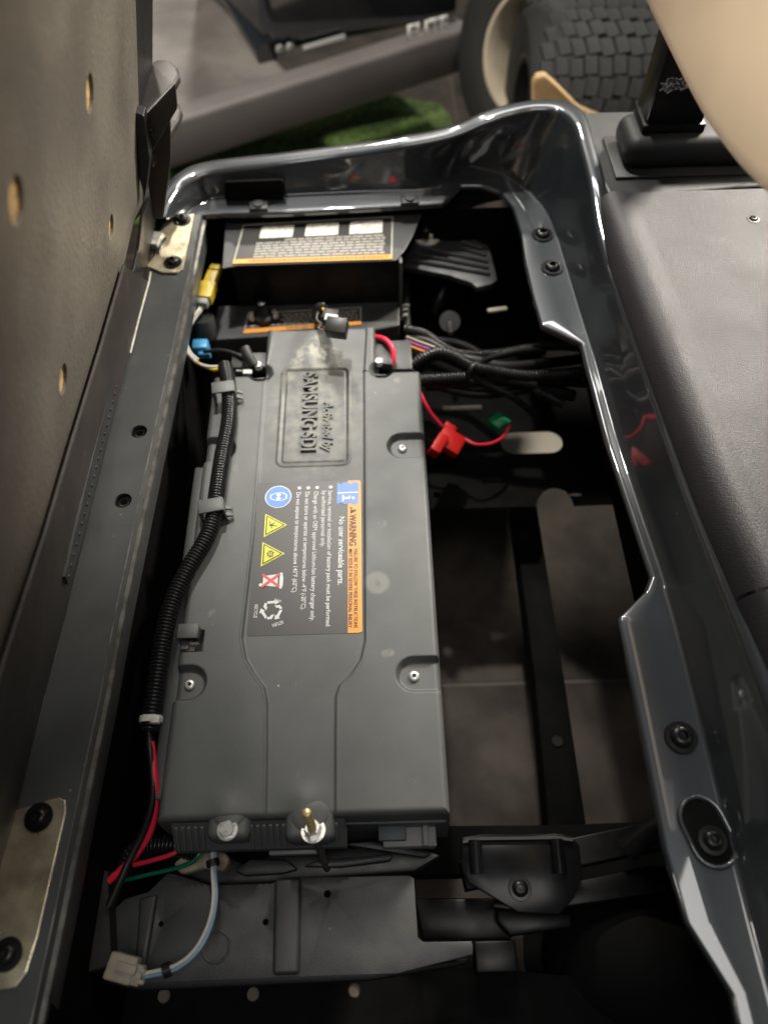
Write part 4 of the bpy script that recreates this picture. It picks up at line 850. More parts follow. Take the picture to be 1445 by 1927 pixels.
tag(fm.build('foam_pad', mat('foam', (0.36, 0.31, 0.23), 0.8, var=0.35, vs=60, bump=0.6, bs=120), None, smooth=0, bevel=0.004), 'dirty pale foam pad squeezed under the near battery end', 'foam')
pw = thing('paired_wires', (-0.2426,0.0033,-0.0300), 'light blue and white wire pair arcing over the dark shroud', 'wire')
cable('blue_wire', [(-0.1894,0.1194,-0.0500),(-0.1860,0.0943,-0.0450),(-0.1814,0.0693,-0.0400),(-0.1831,0.0456,-0.0360),(-0.1930,0.0240,-0.0340),(-0.2138,0.0087,-0.0340),(-0.2443,0.0029,-0.0360)], 0.0019, wire_blue, pw)
cable('white_wire', [(-0.1923,0.1195,-0.0500),(-0.1885,0.0943,-0.0440),(-0.1837,0.0692,-0.0380),(-0.1858,0.0456,-0.0340),(-0.1966,0.0240,-0.0320),(-0.2147,0.0113,-0.0320),(-0.2451,0.0055,-0.0340)], 0.0019, wire_white, pw)
for p_, q_ in (((-0.1898,0.1055,-0.0450), (-0.1881,0.0994,-0.0450)), ((-0.2178,0.0096,-0.0330), (-0.2247,0.0072,-0.0330))): MB().tube([p_, q_], 0.0068, 12).build('tape_wrap', wire_black, pw)
tcn = thing('tan_connector', (-0.2676,0.0092,-0.0500), 'tan plastic plug at the lower end of the blue white wires', 'connector')
rot = Matrix.Rotation(R(-14), 3, 'Z')
MB().box((-0.2650,0.0108,-0.0360), (0.028, 0.024, 0.018), rot).build('housing', conn_tan, tcn, smooth=30, bevel=0.0025)
MB().box((-0.2551,0.0062,-0.0360), (0.022, 0.018, 0.015), rot).build('rear_housing', conn_tan, tcn, smooth=30, bevel=0.002)
MB().box((-0.2582,0.0106,-0.0240), (0.020, 0.008, 0.003), rot).build('latch', conn_tan, tcn, smooth=30, bevel=0.0008)
for dx in (0, 1): MB().box(V((-0.2481,0.0086,-0.0320)) + V((0.002, -0.009 * dx, 0)), (0.010, 0.004, 0.008), rot).build('finger', conn_tan, tcn, smooth=30, bevel=0.0008)

# ================================================================== NEAR SHROUD
shr = thing('moulded_shroud', (-0.12, 0.05, -0.1), 'dark grey moulded plastic shroud in front of the near battery end', 'shroud')
SZ = -0.07
so = [(-0.2409,0.0974,-0.0700),(-0.1964,0.0840,-0.0700),(-0.1294,0.0843,-0.0700),(-0.1223,0.0891,-0.0700),(0.0155,0.0880,-0.0700),(0.0204,0.0849,-0.0700),(0.0217,0.0306,-0.0700),(0.0269,0.0263,-0.0700),(0.0756,0.0260,-0.0700),(0.0774,0.0226,-0.0700),(0.0762,0.0143,-0.0700),(-0.0005,-0.0001,-0.0700),(-0.0918,-0.0006,-0.0700),(-0.2567,-0.0023,-0.0700),(-0.2855,0.0115,-0.0700),(-0.2970,0.0598,-0.0700),(-0.2842,0.0733,-0.0700),(-0.2600,0.0796,-0.0700)]
MB().plate(so, [circle((-0.0712,0.0727,-0.0700), 0.0036, 14), circle((-0.1346,0.0484,-0.0700), 0.0030, 12), circle((-0.2429,0.0493,-0.0700), 0.0026, 12)], (0, 0, 1), 0.022).build('panel', plastic_dark, shr, smooth=30, bevel=0.003)
MB().plate([(-0.1265,0.0873,-0.0600),(-0.0986,0.0885,-0.0600),(-0.0971,0.0014,-0.0600),(-0.1239,0.0012,-0.0600)], [], (0, 0, 1), 0.012).build('raised_rib', plastic_dark, shr, smooth=60, bevel=0.0045, bseg=4)
MB().plate([(-0.2673,0.0734,-0.0640),(-0.2489,0.0769,-0.0640),(-0.2520,-0.0001,-0.0640),(-0.2620,0.0028,-0.0640)], [], (0, 0, 1), 0.008).build('raised_rib', plastic_dark, shr, smooth=60, bevel=0.0035, bseg=4)
MB().lathe([(0.0155, -0.001), (0.0152, 0.0012), (0.0140, 0.0016), (0.0128, 0.0012), (0.0126, 0.0003), (0.0001, 0.0003)], place((-0.1837,0.0274,-0.0700)), seg=32).build('round_plug', plastic_dark, shr)
MB().plate([(-0.2975,0.0220,-0.0780),(0.0774,0.0149,-0.0780),(0.0713,0.0058,-0.0780),(-0.0258,-0.0058,-0.0780),(-0.2601,-0.0090,-0.0780),(-0.2989,-0.0009,-0.0780)], [], (0, 0, 1), 0.03).build('lower_skirt', plastic_black, shr, smooth=30, bevel=0.006)
# tray lip between battery and shroud
tr = thing('battery_tray', (-0.1, 0.12, -0.13), 'black ribbed tray edge under the near end of the battery', 'tray')
MB().plate([(-0.2393,0.1016,-0.1000),(-0.1909,0.1191,-0.1000),(-0.1602,0.1048,-0.1000),(-0.1315,0.1202,-0.1000),(0.0233,0.1215,-0.1000),(0.0523,0.1099,-0.1000),(0.0220,0.0946,-0.1000),(-0.1298,0.0871,-0.1000),(-0.1996,0.0858,-0.1000)], [], (0, 0, 1), 0.03).build('tray_edge', plastic_black, tr, smooth=30, bevel=0.004)
for q in ([(-0.1746,0.0993,-0.0850),(-0.1580,0.1104,-0.0850),(-0.1172,0.1083,-0.0850),(-0.1052,0.0985,-0.0850),(-0.1223,0.0948,-0.0850),(-0.1626,0.0938,-0.0850)], [(-0.0995,0.1015,-0.0850),(-0.0823,0.1074,-0.0850),(-0.0358,0.1093,-0.0850),(-0.0008,0.1116,-0.0850),(-0.0039,0.1042,-0.0850),(-0.0590,0.0994,-0.0850)], [(-0.0588,0.1221,-0.0800),(-0.0237,0.1244,-0.0800),(0.0409,0.1098,-0.0800),(0.0337,0.1058,-0.0800)]):
    MB().plate(q, [], (0, 0, 1), 0.012).build('tray_rib', plastic_dark, tr, smooth=30, bevel=0.003)
MB().box((-0.1043,0.1198,-0.0700), (0.06, 0.018, 0.012)).build('cell_block', conn_grey, tr, smooth=30, bevel=0.002)

# ================================================================== FRAME UNDER THE COMPARTMENT
fr = thing('chassis_frame', (0.2, 0.4, -0.3), 'black steel chassis frame below and beside the battery', 'frame')
bm_ = [(0.2257,0.7056,-0.3000),(0.2691,0.7063,-0.3000),(0.2686,0.3742,-0.3000),(0.2667,0.1623,-0.3000),(0.2139,0.1624,-0.3000),(0.2232,0.3756,-0.3000)]
MB().plate(bm_, [], (0, 0, 1), 0.05).build('floor_beam', pan_black, fr, smooth=30, bevel=0.003)
for c_ in ((0.2399,0.6320,-0.2995), (0.2434,0.2824,-0.2995)): MB().lathe([(0.009, 0), (0.008, 0.002), (0.0001, 0.002)], place(c_), seg=16).build('beam_rivet', frame_black, fr)
# upright cross member with openings
def ob(c, w_, h_, n=10):
    c = V(c); r_ = h_ / 2; hl = w_ / 2 - r_
    return [c + V((hl + r_ * math.cos(a), 0, r_ * math.sin(a))) for a in np.linspace(-math.pi / 2, math.pi / 2, n)] + [c + V((-hl + r_ * math.cos(a), 0, r_ * math.sin(a))) for a in np.linspace(math.pi / 2, 3 * math.pi / 2, n)]
cmo = [(-0.0191,0.6270,-0.2000),(0.2426,0.6270,-0.2000),(0.2480,0.6420,-0.2000),(0.2585,0.6560,-0.2000),(0.2715,0.6628,-0.2000),(0.2836,0.6624,-0.2000),(0.2948,0.6568,-0.2000),(0.3019,0.6422,-0.2000),(0.3037,0.6269,-0.2000),(0.4060,0.6284,-0.2000),(0.5218,1.1881,-0.2000),(-0.0095,1.2113,-0.2000)]
def slot(c, w_, h_, n=10):
    c = V(c); r_ = h_ / 2; hl = w_ / 2 - r_
    return [c + V((hl + r_ * math.cos(t), r_ * math.sin(t), 0)) for t in np.linspace(-math.pi / 2, math.pi / 2, n)] + [c + V((-hl + r_ * math.cos(t), r_ * math.sin(t), 0)) for t in np.linspace(math.pi / 2, 3 * math.pi / 2, n)]
cm_h = [slot((0.2526,0.7555,-0.2000), 0.105, 0.047), [(0.1608,0.6877,-0.2000),(0.1933,0.6898,-0.2000),(0.1943,0.6749,-0.2000),(0.1620,0.6729,-0.2000)], circle((0.0863,0.6548,-0.2000), 0.0065, 12), circle((0.3097,0.6480,-0.2000), 0.011, 12, ry=0.004)]
MB().plate(cmo, cm_h, (0, 0, 1), 0.003).build('cross_member', pan_black, fr, smooth=0)
# lower cross member near the viewer and frame tube
MB().plate([(-0.0716,0.1703,-0.2700),(0.2147,0.1644,-0.2700),(0.3545,0.1653,-0.2700),(0.3983,0.1541,-0.2700),(0.3858,0.1030,-0.2700),(-0.0712,0.1088,-0.2700)], [], (0, 0, 1), 0.05).build('near_cross_member', pan_black, fr, smooth=30, bevel=0.003)
MB().tube([(0.0791,0.0938,-0.1600),(0.3574,0.1383,-0.1600)], 0.022, 4).build('frame_tube', frame_black, fr, smooth=20, bevel=0.002)
MB().plate([(0.1065,0.0593,-0.1300),(0.1501,0.0540,-0.1300),(0.2160,0.0606,-0.1300),(0.3316,0.0745,-0.1300),(0.3393,0.1059,-0.1300),(0.2081,0.0847,-0.1300),(0.1105,0.0686,-0.1300)], [], (0.0, 0.1, 1), 0.03).build('support_arm', frame_black, fr, smooth=30, bevel=0.003)
MB().plate([(0.1128,0.0573,-0.1350),(0.1948,0.0511,-0.1350),(0.1927,0.0382,-0.1350),(0.1246,0.0313,-0.1350),(0.1116,0.0454,-0.1350)], [], (0, 0, 1), 0.03).build('support_arm_foot', frame_black, fr, smooth=30, bevel=0.003)
MB().tube([(0.2650,0.1122,-0.1200),(0.2868,0.1282,-0.1000),(0.3330,0.1487,-0.0800)], 0.013, 14).build('brace_rod', frame_black, fr)
MB().plate([(0.0220,0.0725,-0.1500),(0.1128,0.0701,-0.1500),(0.1375,0.0482,-0.1500),(0.1262,0.0278,-0.1500),(0.0289,0.0312,-0.1500)], [], (0, 0, 1), 0.03).build('corner_gusset', frame_black, fr, smooth=30, bevel=0.003)
MB().box((0.1058,0.0129,-0.1400), (0.045, 0.03, 0.03)).build('stop_block', frame_black, fr, smooth=30, bevel=0.003)
MB().plate([(-0.3696,-0.0001,-0.1800),(0.0912,0.0027,-0.1800),(0.3830,-0.0247,-0.1800),(0.3584,-0.1118,-0.1800),(-0.3505,-0.0953,-0.1800)], [circle((-0.2612,-0.0148,-0.1800), 0.0075, 16), circle((-0.1616,-0.0157,-0.1800), 0.0075, 16), circle((-0.0485,-0.0150,-0.1800), 0.0075, 16)], (0, 0, 1), 0.004).build('outer_rail', pan_black, fr, smooth=0)
MB().plate([(-0.0548,-0.0083,-0.2200),(0.0072,-0.0087,-0.2200),(0.0049,-0.0652,-0.2200),(-0.0548,-0.0637,-0.2200)], [], (0, 0, 1), 0.006).build('inner_brace', rail_steel, fr, smooth=0)
for c_ in ((-0.2623,-0.0148,-0.1840), (-0.1623,-0.0158,-0.1840), (-0.0487,-0.0151,-0.1840)): MB().lathe([(0.0074, 0), (0.006, 0.001), (0.0001, 0.001)], place(c_), seg=18).build('plug', mat('dull_plug', (0.12, 0.105, 0.085), 0.6), fr)
# left side brace behind the hose
MB().tube([(-0.3517,0.3097,-0.1000),(-0.3105,0.2208,-0.2000)], 0.012, 12).build('side_brace', frame_black, fr)
for q_ in ([(-0.3471,0.8570,-0.1000),(-0.3538,0.7506,-0.1200),(-0.3111,0.5302,-0.1600)], [(-0.3205,0.8031,-0.0800),(-0.3212,0.6818,-0.1000),(-0.3129,0.5525,-0.1200)]): MB().tube(cr(q_, 6), 0.006, 10).build('side_rod', frame_black, fr)
# rusty post at the near left
ps = thing('rusty_post', (-0.3051,0.0571,-0.0200), 'rusty brown steel post end in the lower left shadow', 'post')
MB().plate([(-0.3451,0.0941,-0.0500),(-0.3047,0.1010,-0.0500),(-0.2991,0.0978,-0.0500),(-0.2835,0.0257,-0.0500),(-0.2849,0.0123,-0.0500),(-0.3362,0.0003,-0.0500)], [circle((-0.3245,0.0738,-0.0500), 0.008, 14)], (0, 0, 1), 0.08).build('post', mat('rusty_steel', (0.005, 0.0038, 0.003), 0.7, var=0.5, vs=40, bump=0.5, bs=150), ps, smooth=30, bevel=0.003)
# bracket with bolt
br2 = thing('stamped_bracket', (0.1434,0.0946,-0.1300), 'black stamped steel bracket with rounded corners and one bolt', 'bracket')
MB().plate([(0.0764,0.1252,-0.1050),(0.2023,0.1245,-0.1050),(0.2083,0.1172,-0.1050),(0.2065,0.0850,-0.1050),(0.1938,0.0645,-0.1050),(0.1753,0.0488,-0.1050),(0.1317,0.0519,-0.1050),(0.1156,0.0614,-0.1050),(0.0811,0.0820,-0.1050),(0.0750,0.0937,-0.1050)], [], (0, 0.0, 1), 0.004).build('face', bracket_black, br2, smooth=30, bevel=0.0018)
mb = MB(); mb.tube([(0.0774,0.1239,-0.1040),(0.0986,0.1267,-0.1040),(0.1795,0.1256,-0.1040),(0.2006,0.1228,-0.1040)], 0.005, 10); mb.build('rolled_edge', bracket_black, br2)
for u0 in (0, 1):
    q = ([(0.0909,0.1242,-0.1010),(0.0902,0.0903,-0.1010)], [(0.1821,0.1229,-0.1010),(0.1810,0.0879,-0.1010)])[u0]
    MB().tube(q, 0.0075, 12).build('pressed_rib', bracket_black, br2)
obj('bolt', BTN, None, br2, place((0.1362,0.0753,-0.1048)) @ Matrix.Scale(0.95, 4))
# wheel well liner low on the right
wl = thing('wheel_well_liner', (0.2962,0.0091,-0.2000), 'smooth black domed liner in the lower right corner', 'liner')
rws = []
cw = V((0.2873,0.0087,-0.1600)); 
for an in np.linspace(0, 88, 12):
    rws.append([cw + V((0.115 * math.cos(t) * math.cos(R(an)), 0.085 * math.sin(t) * math.cos(R(an)), -0.08 + 0.11 * math.sin(R(an)))) for t in np.linspace(0, 2 * math.pi, 36, endpoint=False)])
mb = MB(); mb.grid(rws, cv=True); mb.f.append(tuple(range(len(mb.v) - 36, len(mb.v)))); mb.build('dome', mat('liner_black', (0.006, 0.006, 0.006), 0.75, spec=0.1), wl, smooth=60)
MB().lathe([(0.135, -0.085), (0.135, -0.08), (0.108, -0.078)], place(cw), seg=36).build('flange', mat('liner_black', (0.006, 0.006, 0.006), 0.75, spec=0.1), wl)

# ================================================================== VENTED COVER AND CABLES ON THE RIGHT
vc = thing('vented_cover', (0.1317,1.0633,-0.0600), 'black louvred cover with a pale round stud, right of the rear label', 'vent cover')
VZ = -.03
MB().plate([(0.0850,1.1122,-0.0300),(0.1199,1.1049,-0.0300),(0.1582,1.0746,-0.0300),(0.1922,1.0479,-0.0300),(0.1976,0.9626,-0.0300),(0.1870,0.9528,-0.0300),(0.1619,0.9450,-0.0300),(0.1535,0.9581,-0.0300),(0.1165,0.9777,-0.0300),(0.0427,1.0032,-0.0300),(0.0503,1.0351,-0.0300)], [], (0, 0, 1), 0.012).build('face', plastic_dark, vc, smooth=30, bevel=0.0025)
for q in ([(0.1457,1.0578,-0.0285),(0.1802,1.0383,-0.0285)], [(0.1445,1.0427,-0.0285),(0.1849,1.0218,-0.0285)], [(0.0742,1.0458,-0.0285),(0.1860,1.0057,-0.0285)], [(0.0626,1.0299,-0.0285),(0.1862,0.9898,-0.0285)], [(0.0565,1.0140,-0.0285),(0.1864,0.9742,-0.0285)]):
    p0, p1 = V(q[0]), V(q[1]); L_ = (p1 - p0).length
    MB().box((p0 + p1) / 2, (L_, 0.0075, 0.006), Matrix.Rotation(math.atan2(p1.y - p0.y, p1.x - p0.x), 3, 'Z') @ Matrix.Rotation(R(-35), 3, 'X')).build('louvre', plastic_dark, vc, smooth=30, bevel=0.0012)
MB().lathe([(0.024, 0), (0.024, 0.003), (0.015, 0.004), (0.015, 0.014), (0.010, 0.016), (0.0001, 0.016)], place((0.0876,1.0747,-0.0298)), seg=24).build('stud', mat('pale_stud', (0.75, 0.72, 0.65), 0.5, var=0.3, vs=80), vc)
MB().lathe([(0.006, 0), (0.006, 0.016), (0.003, 0.019), (0.0001, 0.019)], place((0.0845,1.0581,-0.0180)), seg=16).build('stud_pin', plastic_black, vc)
mb = MB()
for u, v in ((0, 0), (1, 0), (2, 0), (0, 1), (1, 1), (2, 1)):
    p = V((0.1191,1.0927,-0.0295)) + V((0.012 * u, -0.012 * v - 0.004 * u, 0.0006)); mb.box(p, (0.003, 0.008, 0.0012))
mb.build('embossed_marks', rail_steel, vc, smooth=0)

CR = [('corrugated_hose', [(0.0422,0.8750,-0.0500),(0.0739,0.8619,-0.0500),(0.1015,0.8318,-0.0500),(0.1279,0.8171,-0.0500),(0.1792,0.8150,-0.0500),(0.2302,0.8243,-0.0500),(0.2769,0.8304,-0.0500),(0.3381,0.8223,-0.0500)], .0085, 1, 'upper corrugated hose running right from the black cover'),
      ('corrugated_hose', [(0.0498,0.7967,-0.0500),(0.0704,0.8041,-0.0400),(0.0917,0.8073,-0.0350),(0.1155,0.7975,-0.0350),(0.1413,0.7768,-0.0350),(0.1725,0.7669,-0.0350),(0.2074,0.7570,-0.0350),(0.2430,0.7546,-0.0350),(0.3259,0.7655,-0.0400)], .0095, 1, 'middle corrugated hose bending down then right to the rim'),
      ('corrugated_hose', [(0.0531,0.7750,-0.0600),(0.0819,0.7761,-0.0600),(0.1100,0.7726,-0.0550),(0.1322,0.7694,-0.0500)], .0105, 1, 'short corrugated hose beside the upper right battery edge'),
      ('black_cable', [(0.1361,0.7625,-0.0450),(0.1405,0.7721,-0.0300),(0.1765,0.7999,-0.0400),(0.2243,0.8163,-0.0450),(0.2584,0.8175,-0.0500)], .005, 0, 'thin black cable curving between the two long corrugated hoses'),
      ('black_cable', [(0.1385,0.7756,-0.0500),(0.1720,0.7641,-0.0700),(0.2072,0.7607,-0.0900),(0.2438,0.7498,-0.1200)], .005, 0, 'thin black cable sloping down towards the green plug'),
      ('black_cable', [(0.0411,0.8440,-0.0600),(0.0717,0.8185,-0.0550),(0.1036,0.7970,-0.0550),(0.1350,0.7782,-0.0550)], .0095, 0, 'thick smooth black cable beside the coloured wires'),
      ('black_cable', [(0.0462,0.8021,-0.0700),(0.0953,0.7782,-0.0800),(0.1538,0.7693,-0.0900),(0.2214,0.7744,-0.0900),(0.2873,0.7795,-0.0800),(0.3444,0.7718,-0.0800)], .007, 0, 'lowest black cable sagging across the dark bay'),
      ('corrugated_hose', [(0.0759,0.8802,-0.0800),(0.1358,0.8658,-0.0800),(0.1902,0.8123,-0.0750),(0.2436,0.7648,-0.0800),(0.2839,0.7448,-0.0900)], .008, 1, 'corrugated hose crossing diagonally behind the other hoses'),
      ('black_cable', [(0.0443,0.8614,-0.0600),(0.0772,0.8443,-0.0500),(0.1123,0.8117,-0.0450),(0.1522,0.7968,-0.0450),(0.2010,0.7885,-0.0500),(0.2875,0.8056,-0.0600),(0.3474,0.8146,-0.0600)], .0085, 0, 'thick black cable between the upper and middle hoses'),
      ('black_cable', [(0.0705,0.7824,-0.0800),(0.1201,0.7793,-0.0750),(0.1778,0.7803,-0.0700),(0.2355,0.7716,-0.0750),(0.3030,0.7603,-0.0900)], .009, 0, 'thick black cable under the middle corrugated hose'),
      ('black_cable', [(0.2698,0.8824,-0.0900),(0.3058,0.8870,-0.0900),(0.3572,0.8789,-0.0900)], .014, 0, 'fat dark cable disappearing under the right flange')]
for nm, pts, r_, co, lb in CR:
    o = loom(nm, pts, r_, loom_mat, None, pitch=0.0048, seg=14) if co else cable(nm, pts, r_, wire_black, None, 12)
    tag(o, lb, 'hose' if co else 'cable')
for k, (m_, nmw, lb) in enumerate(((wire_orange, 'orange_wire', 'orange wire in the bundle leaving the black cover'), (wire_purple, 'purple_wire', 'purple wire in the bundle leaving the black cover'), (conn_tan, 'tan_wire', 'tan wire in the bundle leaving the black cover'))):
    o = cable(nmw, [V(p) + V((0.0015 * k, 0.006 * k - 0.006, 0.002 * k)) for p in [(0.0412,0.8480,-0.0500),(0.0596,0.8320,-0.0450),(0.0833,0.8136,-0.0400)]], 0.0023, m_); tag(o, lb, 'wire')
# white rings on a vertical loom
vl = thing('vertical_loom', (0.0483,0.9306,-0.0800), 'vertical black cable with pale rings behind the battery', 'cable')
MB().tube([(0.0489,1.0357,-0.0800),(0.0486,0.9820,-0.0800),(0.0472,0.9057,-0.0800)], 0.0075, 12).build('cable', wire_black, vl)
for v in ([(0.0476,0.9586,-0.0800),(0.0475,0.9547,-0.0800)], [(0.0472,0.9484,-0.0800),(0.0471,0.9445,-0.0800)], [(0.0467,0.9357,-0.0800),(0.0465,0.9306,-0.0800)]): MB().tube(v, 0.0079, 12).build('pale_ring', label_panel, vl)
# red and green plugs
rc = thing('red_plug', (0.1041,0.7119,-0.1400), 'red fuse holder plug on red wires beside the battery', 'connector')
rot = Matrix.Rotation(R(-28), 3, 'Z') @ Matrix.Rotation(R(20), 3, 'Y')
MB().box((0.1043,0.6921,-0.1100), (0.040, 0.036, 0.018), rot).build('housing', conn_red, rc, smooth=30, bevel=0.003)
MB().box(V((0.0849,0.6791,-0.1000)), (0.016, 0.036, 0.022), rot).build('lid', conn_red, rc, smooth=30, bevel=0.002)
MB().box(V((0.1057,0.7161,-0.1050)), (0.020, 0.010, 0.012), rot).build('strap', conn_red, rc, smooth=30, bevel=0.002)
cable('wire', [(0.0601,0.7511,-0.0600),(0.0677,0.7361,-0.0700),(0.0790,0.7251,-0.0850),(0.0939,0.7157,-0.1000)], 0.0028, wire_red, rc); cable('wire', [(0.1276,0.6974,-0.1100),(0.1439,0.6865,-0.1100),(0.1695,0.6914,-0.1150),(0.1909,0.7091,-0.1200),(0.2027,0.7338,-0.1250)], 0.0026, wire_red, rc)
gc = thing('green_plug', (0.1875,0.7438,-0.1300), 'small dark green plug left of the pale oval opening', 'connector')
MB().box((0.1847,0.7358,-0.1200), (0.026, 0.024, 0.014), Matrix.Rotation(R(42), 3, 'Z')).build('housing', conn_green, gc, smooth=30, bevel=0.003)
MB().box((0.1981,0.7353,-0.1200), (0.010, 0.010, 0.010), Matrix.Rotation(R(42), 3, 'Z')).build('cap', conn_green, gc, smooth=30, bevel=0.002)
# hanging stud and pale clip in the dark corner
hd = thing('hanging_bolt', (0.1248,0.9438,-0.1200), 'dull bolt with round washer in the dark back corner', 'bolt')
MB().lathe([(0.018, 0), (0.018, 0.003), (0.0001, 0.003)], place((0.1217,0.9423,-0.1000), (0, -0.6, 0.8)), seg=20).build('washer', plastic_dark, hd)
MB().tube([(0.1207,0.9333,-0.0950),(0.1194,0.8981,-0.0850)], 0.004, 10).build('shank', old_steel, hd)
pc = MB().box((0.1961,0.9243,-0.0600), (0.034, 0.010, 0.006), Matrix.Rotation(R(8), 3, 'Z')).build('pale_clip', conn_tan, None, smooth=40, bevel=0.0028); tag(pc, 'small pale clip in the dark corner under the right rim', 'clip')
hk = MB().tube(cr([(0.1145,0.9990,-0.0800),(0.1057,0.9841,-0.0900),(0.0986,0.9734,-0.1100)], 5), 0.010, 12).build('dark_hose', frame_black); tag(hk, 'dark bent hose below the louvred cover', 'hose')
rb = MB().tube([(0.1004,0.7830,-0.1400),(0.1640,0.7817,-0.1400)], 0.006, 12).build('shiny_rod', old_steel); tag(rb, 'short shiny rod lying in shadow above the red plug', 'rod')
# dark walls enclosing the compartment below the rim
wl2 = thing('compartment_liner', (0.0, 1.06, -0.25), 'black inner walls of the compartment below the rim', 'liner')
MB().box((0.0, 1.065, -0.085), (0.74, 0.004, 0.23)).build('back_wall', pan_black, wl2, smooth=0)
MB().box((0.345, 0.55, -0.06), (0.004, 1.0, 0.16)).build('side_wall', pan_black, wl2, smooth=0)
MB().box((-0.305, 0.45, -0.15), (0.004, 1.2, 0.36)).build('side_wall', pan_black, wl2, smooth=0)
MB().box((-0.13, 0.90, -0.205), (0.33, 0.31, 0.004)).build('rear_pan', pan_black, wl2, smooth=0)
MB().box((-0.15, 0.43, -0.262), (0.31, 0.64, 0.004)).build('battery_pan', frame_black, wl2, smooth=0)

pbd = MB().box((0.25, 1.16, FZ + 0.005), (0.55, 0.48, 0.008)).build('lit_floor_sheet', mat('lit_floor_sheet', (0.78, 0.72, 0.60), 0.6, var=0.1, vs=10), None, smooth=0, bevel=0.001)  # added sheet, its pale colour paints the lit strip of floor
tag(pbd, 'pale sheet standing in for lit floor seen through the oval frame opening', 'board')

# ================================================================== BACKGROUND CART
cart = thing('parked_golf_cart', (-0.1622,2.0507,-0.5000), 'blurred golf cart with grey sill and dark body parked beyond', 'golf cart')
t0, t1 = V((-0.5794,1.6927,-0.2000)), V((0.2756,2.1604,-0.2000))
dirn = (t1 - t0).normalized(); nrm = V((dirn.y, -dirn.x, 0)); nrm = nrm if nrm.y < 0 else -nrm
MB().add([t0, t1, t1 + V((0, 0, -0.115)), t0 + V((0, 0, -0.115)), t0 - nrm * .07, t1 - nrm * .07, t1 - nrm * .07 + V((0, 0, -.115)), t0 - nrm * .07 + V((0, 0, -.115))], [(0, 1, 2, 3), (4, 7, 6, 5), (0, 4, 5, 1), (3, 2, 6, 7), (1, 5, 6, 2), (0, 3, 7, 4)]).build('sill', sill_mat, cart, smooth=30, bevel=0.012, bseg=3)
MB().plate([(-0.5936,1.6931,-0.2050),(-0.4767,1.7648,-0.2050),(-0.2082,1.9549,-0.2050),(-0.3261,2.1777,-0.2050),(-0.6254,2.9558,-0.2050),(-1.0318,2.9842,-0.2050)], [], (0, 0, 1), 0.03).build('floor_mat', mat_grey, cart, smooth=0, bevel=0.006)
p0, p1 = V((-0.2643,2.0107,-0.1950)), V((0.2505,2.1740,-0.1950)); pz = V((0, 0, 0.8))
MB().add([p0 - nrm * 0.01, p1 - nrm * 0.01, p1 - nrm * 0.02 + pz, p0 - nrm * 0.02 + pz, p0 - nrm * .5, p1 - nrm * .5, p1 - nrm * .5 + pz, p0 - nrm * .5 + pz], [(0, 1, 2, 3), (4, 7, 6, 5), (0, 4, 5, 1), (3, 2, 6, 7), (1, 5, 6, 2), (0, 3, 7, 4)]).build('side_body', body_dark, cart, smooth=30, bevel=0.03, bseg=4)
p2 = V((-0.3899,2.3037,-0.1800))
MB().tube([p0 - nrm * 0.005 + V((0, 0, 0.01)), p0.lerp(p2, .5) + V((0, 0, 0.02)), p2 + V((0, 0, 0.03))], 0.03, 12).build('cowl_edge', body_dark, cart)
for s_ in (0.06, 0.11): MB().lathe([(0.012, 0), (0.010, 0.006), (0.0001, 0.008)], place(p0.lerp(p1, s_) + nrm * .002 + V((0, 0, 0.02)), nrm), seg=14).build('rivet', chrome, cart)
e0 = p0.lerp(p1, 0.17) + nrm * .006 + V((0, 0, .012)); e1 = p0.lerp(p1, 0.38) + nrm * .006 + V((0, 0, .022))
MB().tube([e0, e1], 0.008, 8).build('trim_glint', chrome, cart)
b0, b1 = V((0.0973,2.0295,-0.1500)), V((0.2009,2.0779,-0.1500))
text('emblem', 'ELITE', b0 + nrm * 0.0, b1 + nrm * 0.0, 0.034, label_white, cart, up=(0, 0, 1), extrude=0.004, bold=0.012)
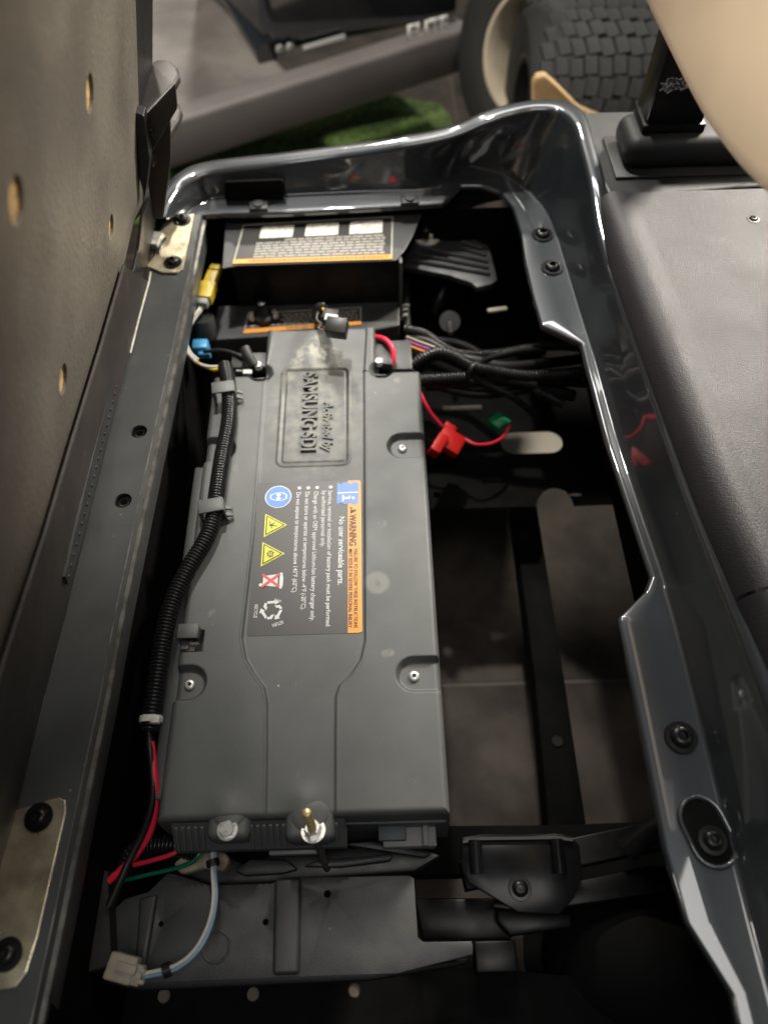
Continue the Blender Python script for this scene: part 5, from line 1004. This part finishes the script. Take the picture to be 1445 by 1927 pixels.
def wheel(name, c, ax, ro, wd, label, rimm, tread):
    w_ = thing(name, V(c), label, 'wheel'); mw = place(c, ax)
    pr = [(ro * .58, -wd * .5), (ro * .66, -wd * .52), (ro * .86, -wd * .54), (ro * .95, -wd * .46), (ro, -wd * .34), (ro, wd * .34), (ro * .95, wd * .46), (ro * .86, wd * .54), (ro * .66, wd * .52), (ro * .58, wd * .5)]
    rws = [[mw @ V((r_ * math.cos(t), r_ * math.sin(t), z)) for t in np.linspace(0, 2 * math.pi, 64, endpoint=False)] for r_, z in pr]
    MB().grid(rws, cv=True).build('tyre', tyre_mat, w_, smooth=50)
    rm = MB(); rm.lathe([(ro * .60, -wd * .5), (ro * .60, wd * .44), (ro * .62, wd * .5), (ro * .55, wd * .5), (ro * .51, wd * .40), (ro * .50, wd * .05)], mw, seg=40); rm.f.pop(); rm.build('rim', rimm, w_, smooth=50)
    MB().lathe([(ro * .56, 0.0), (ro * .28, wd * .12), (ro * .16, wd * .22), (0.0001, wd * .24)], mw, seg=40).build('hub', frame_black, w_, smooth=50)
    if tread:
        BL = MB().box((0, 0, 0), (0.012, wd * .091, ro * 0.153)).mesh('tread_block', 30, bevel=0.002, bseg=1); BL.materials.append(tread_mat)
        n_ = 40
        for k in range(n_):
            for j in range(9):
                zz = (j - 4) / 4 * wd * .40; ph = 2 * math.pi * (k + 0.12 * (j % 2)) / n_
                rad_ = ro - 0.0005 - 0.010 * (abs(j - 4) == 4) - 0.003 * (abs(j - 4) == 3)
                zz += 0.014 * math.sin(5 * ph)
                lm_ = Matrix.Rotation(ph, 4, 'Z') @ Matrix.Translation((rad_, 0, zz)) @ Matrix.Rotation(-math.atan(0.014 * 5 * math.cos(5 * ph) / ro), 4, 'X') @ Matrix.Rotation(R(90), 4, 'X')
                obj('tread_block', BL, None, w_, mw @ lm_)
    return w_
wc = (0.4645,1.9800,-0.1846)
wheel('cart_wheel', wc, (-0.72, -0.62, 0.30), 0.25, 0.20, 'black tyre with cream rim at the end of the grey sill', rim_cream, False)
wc = (0.5056,1.7000,-0.0052)
wheel('tread_wheel', (wc[0], 1.74, -.235), (-1.0, 0.03, 0.0), 0.264, 0.30, 'tyre with blocky tread facing the camera behind the deck', frame_black, True)
tb = MB(); q = [V(p) for p in [(0.3092,1.4400,0.0268),(0.3133,1.4400,0.0396),(0.3310,1.4400,0.0430),(0.3570,1.4400,0.0224),(0.4094,1.4400,-0.0225),(0.5163,1.4400,-0.0691),(0.5784,1.4400,-0.3047),(0.3607,1.4400,-0.2973)]]
tb.plate(q, [], (0, -1, 0), 0.025); tag(tb.build('tan_board', tan_block, None, smooth=30, bevel=0.01), 'tan board standing in front of the treaded tyre', 'board')

for o in list(bpy.data.objects):
    if '_mw' in o: del o['_mw']
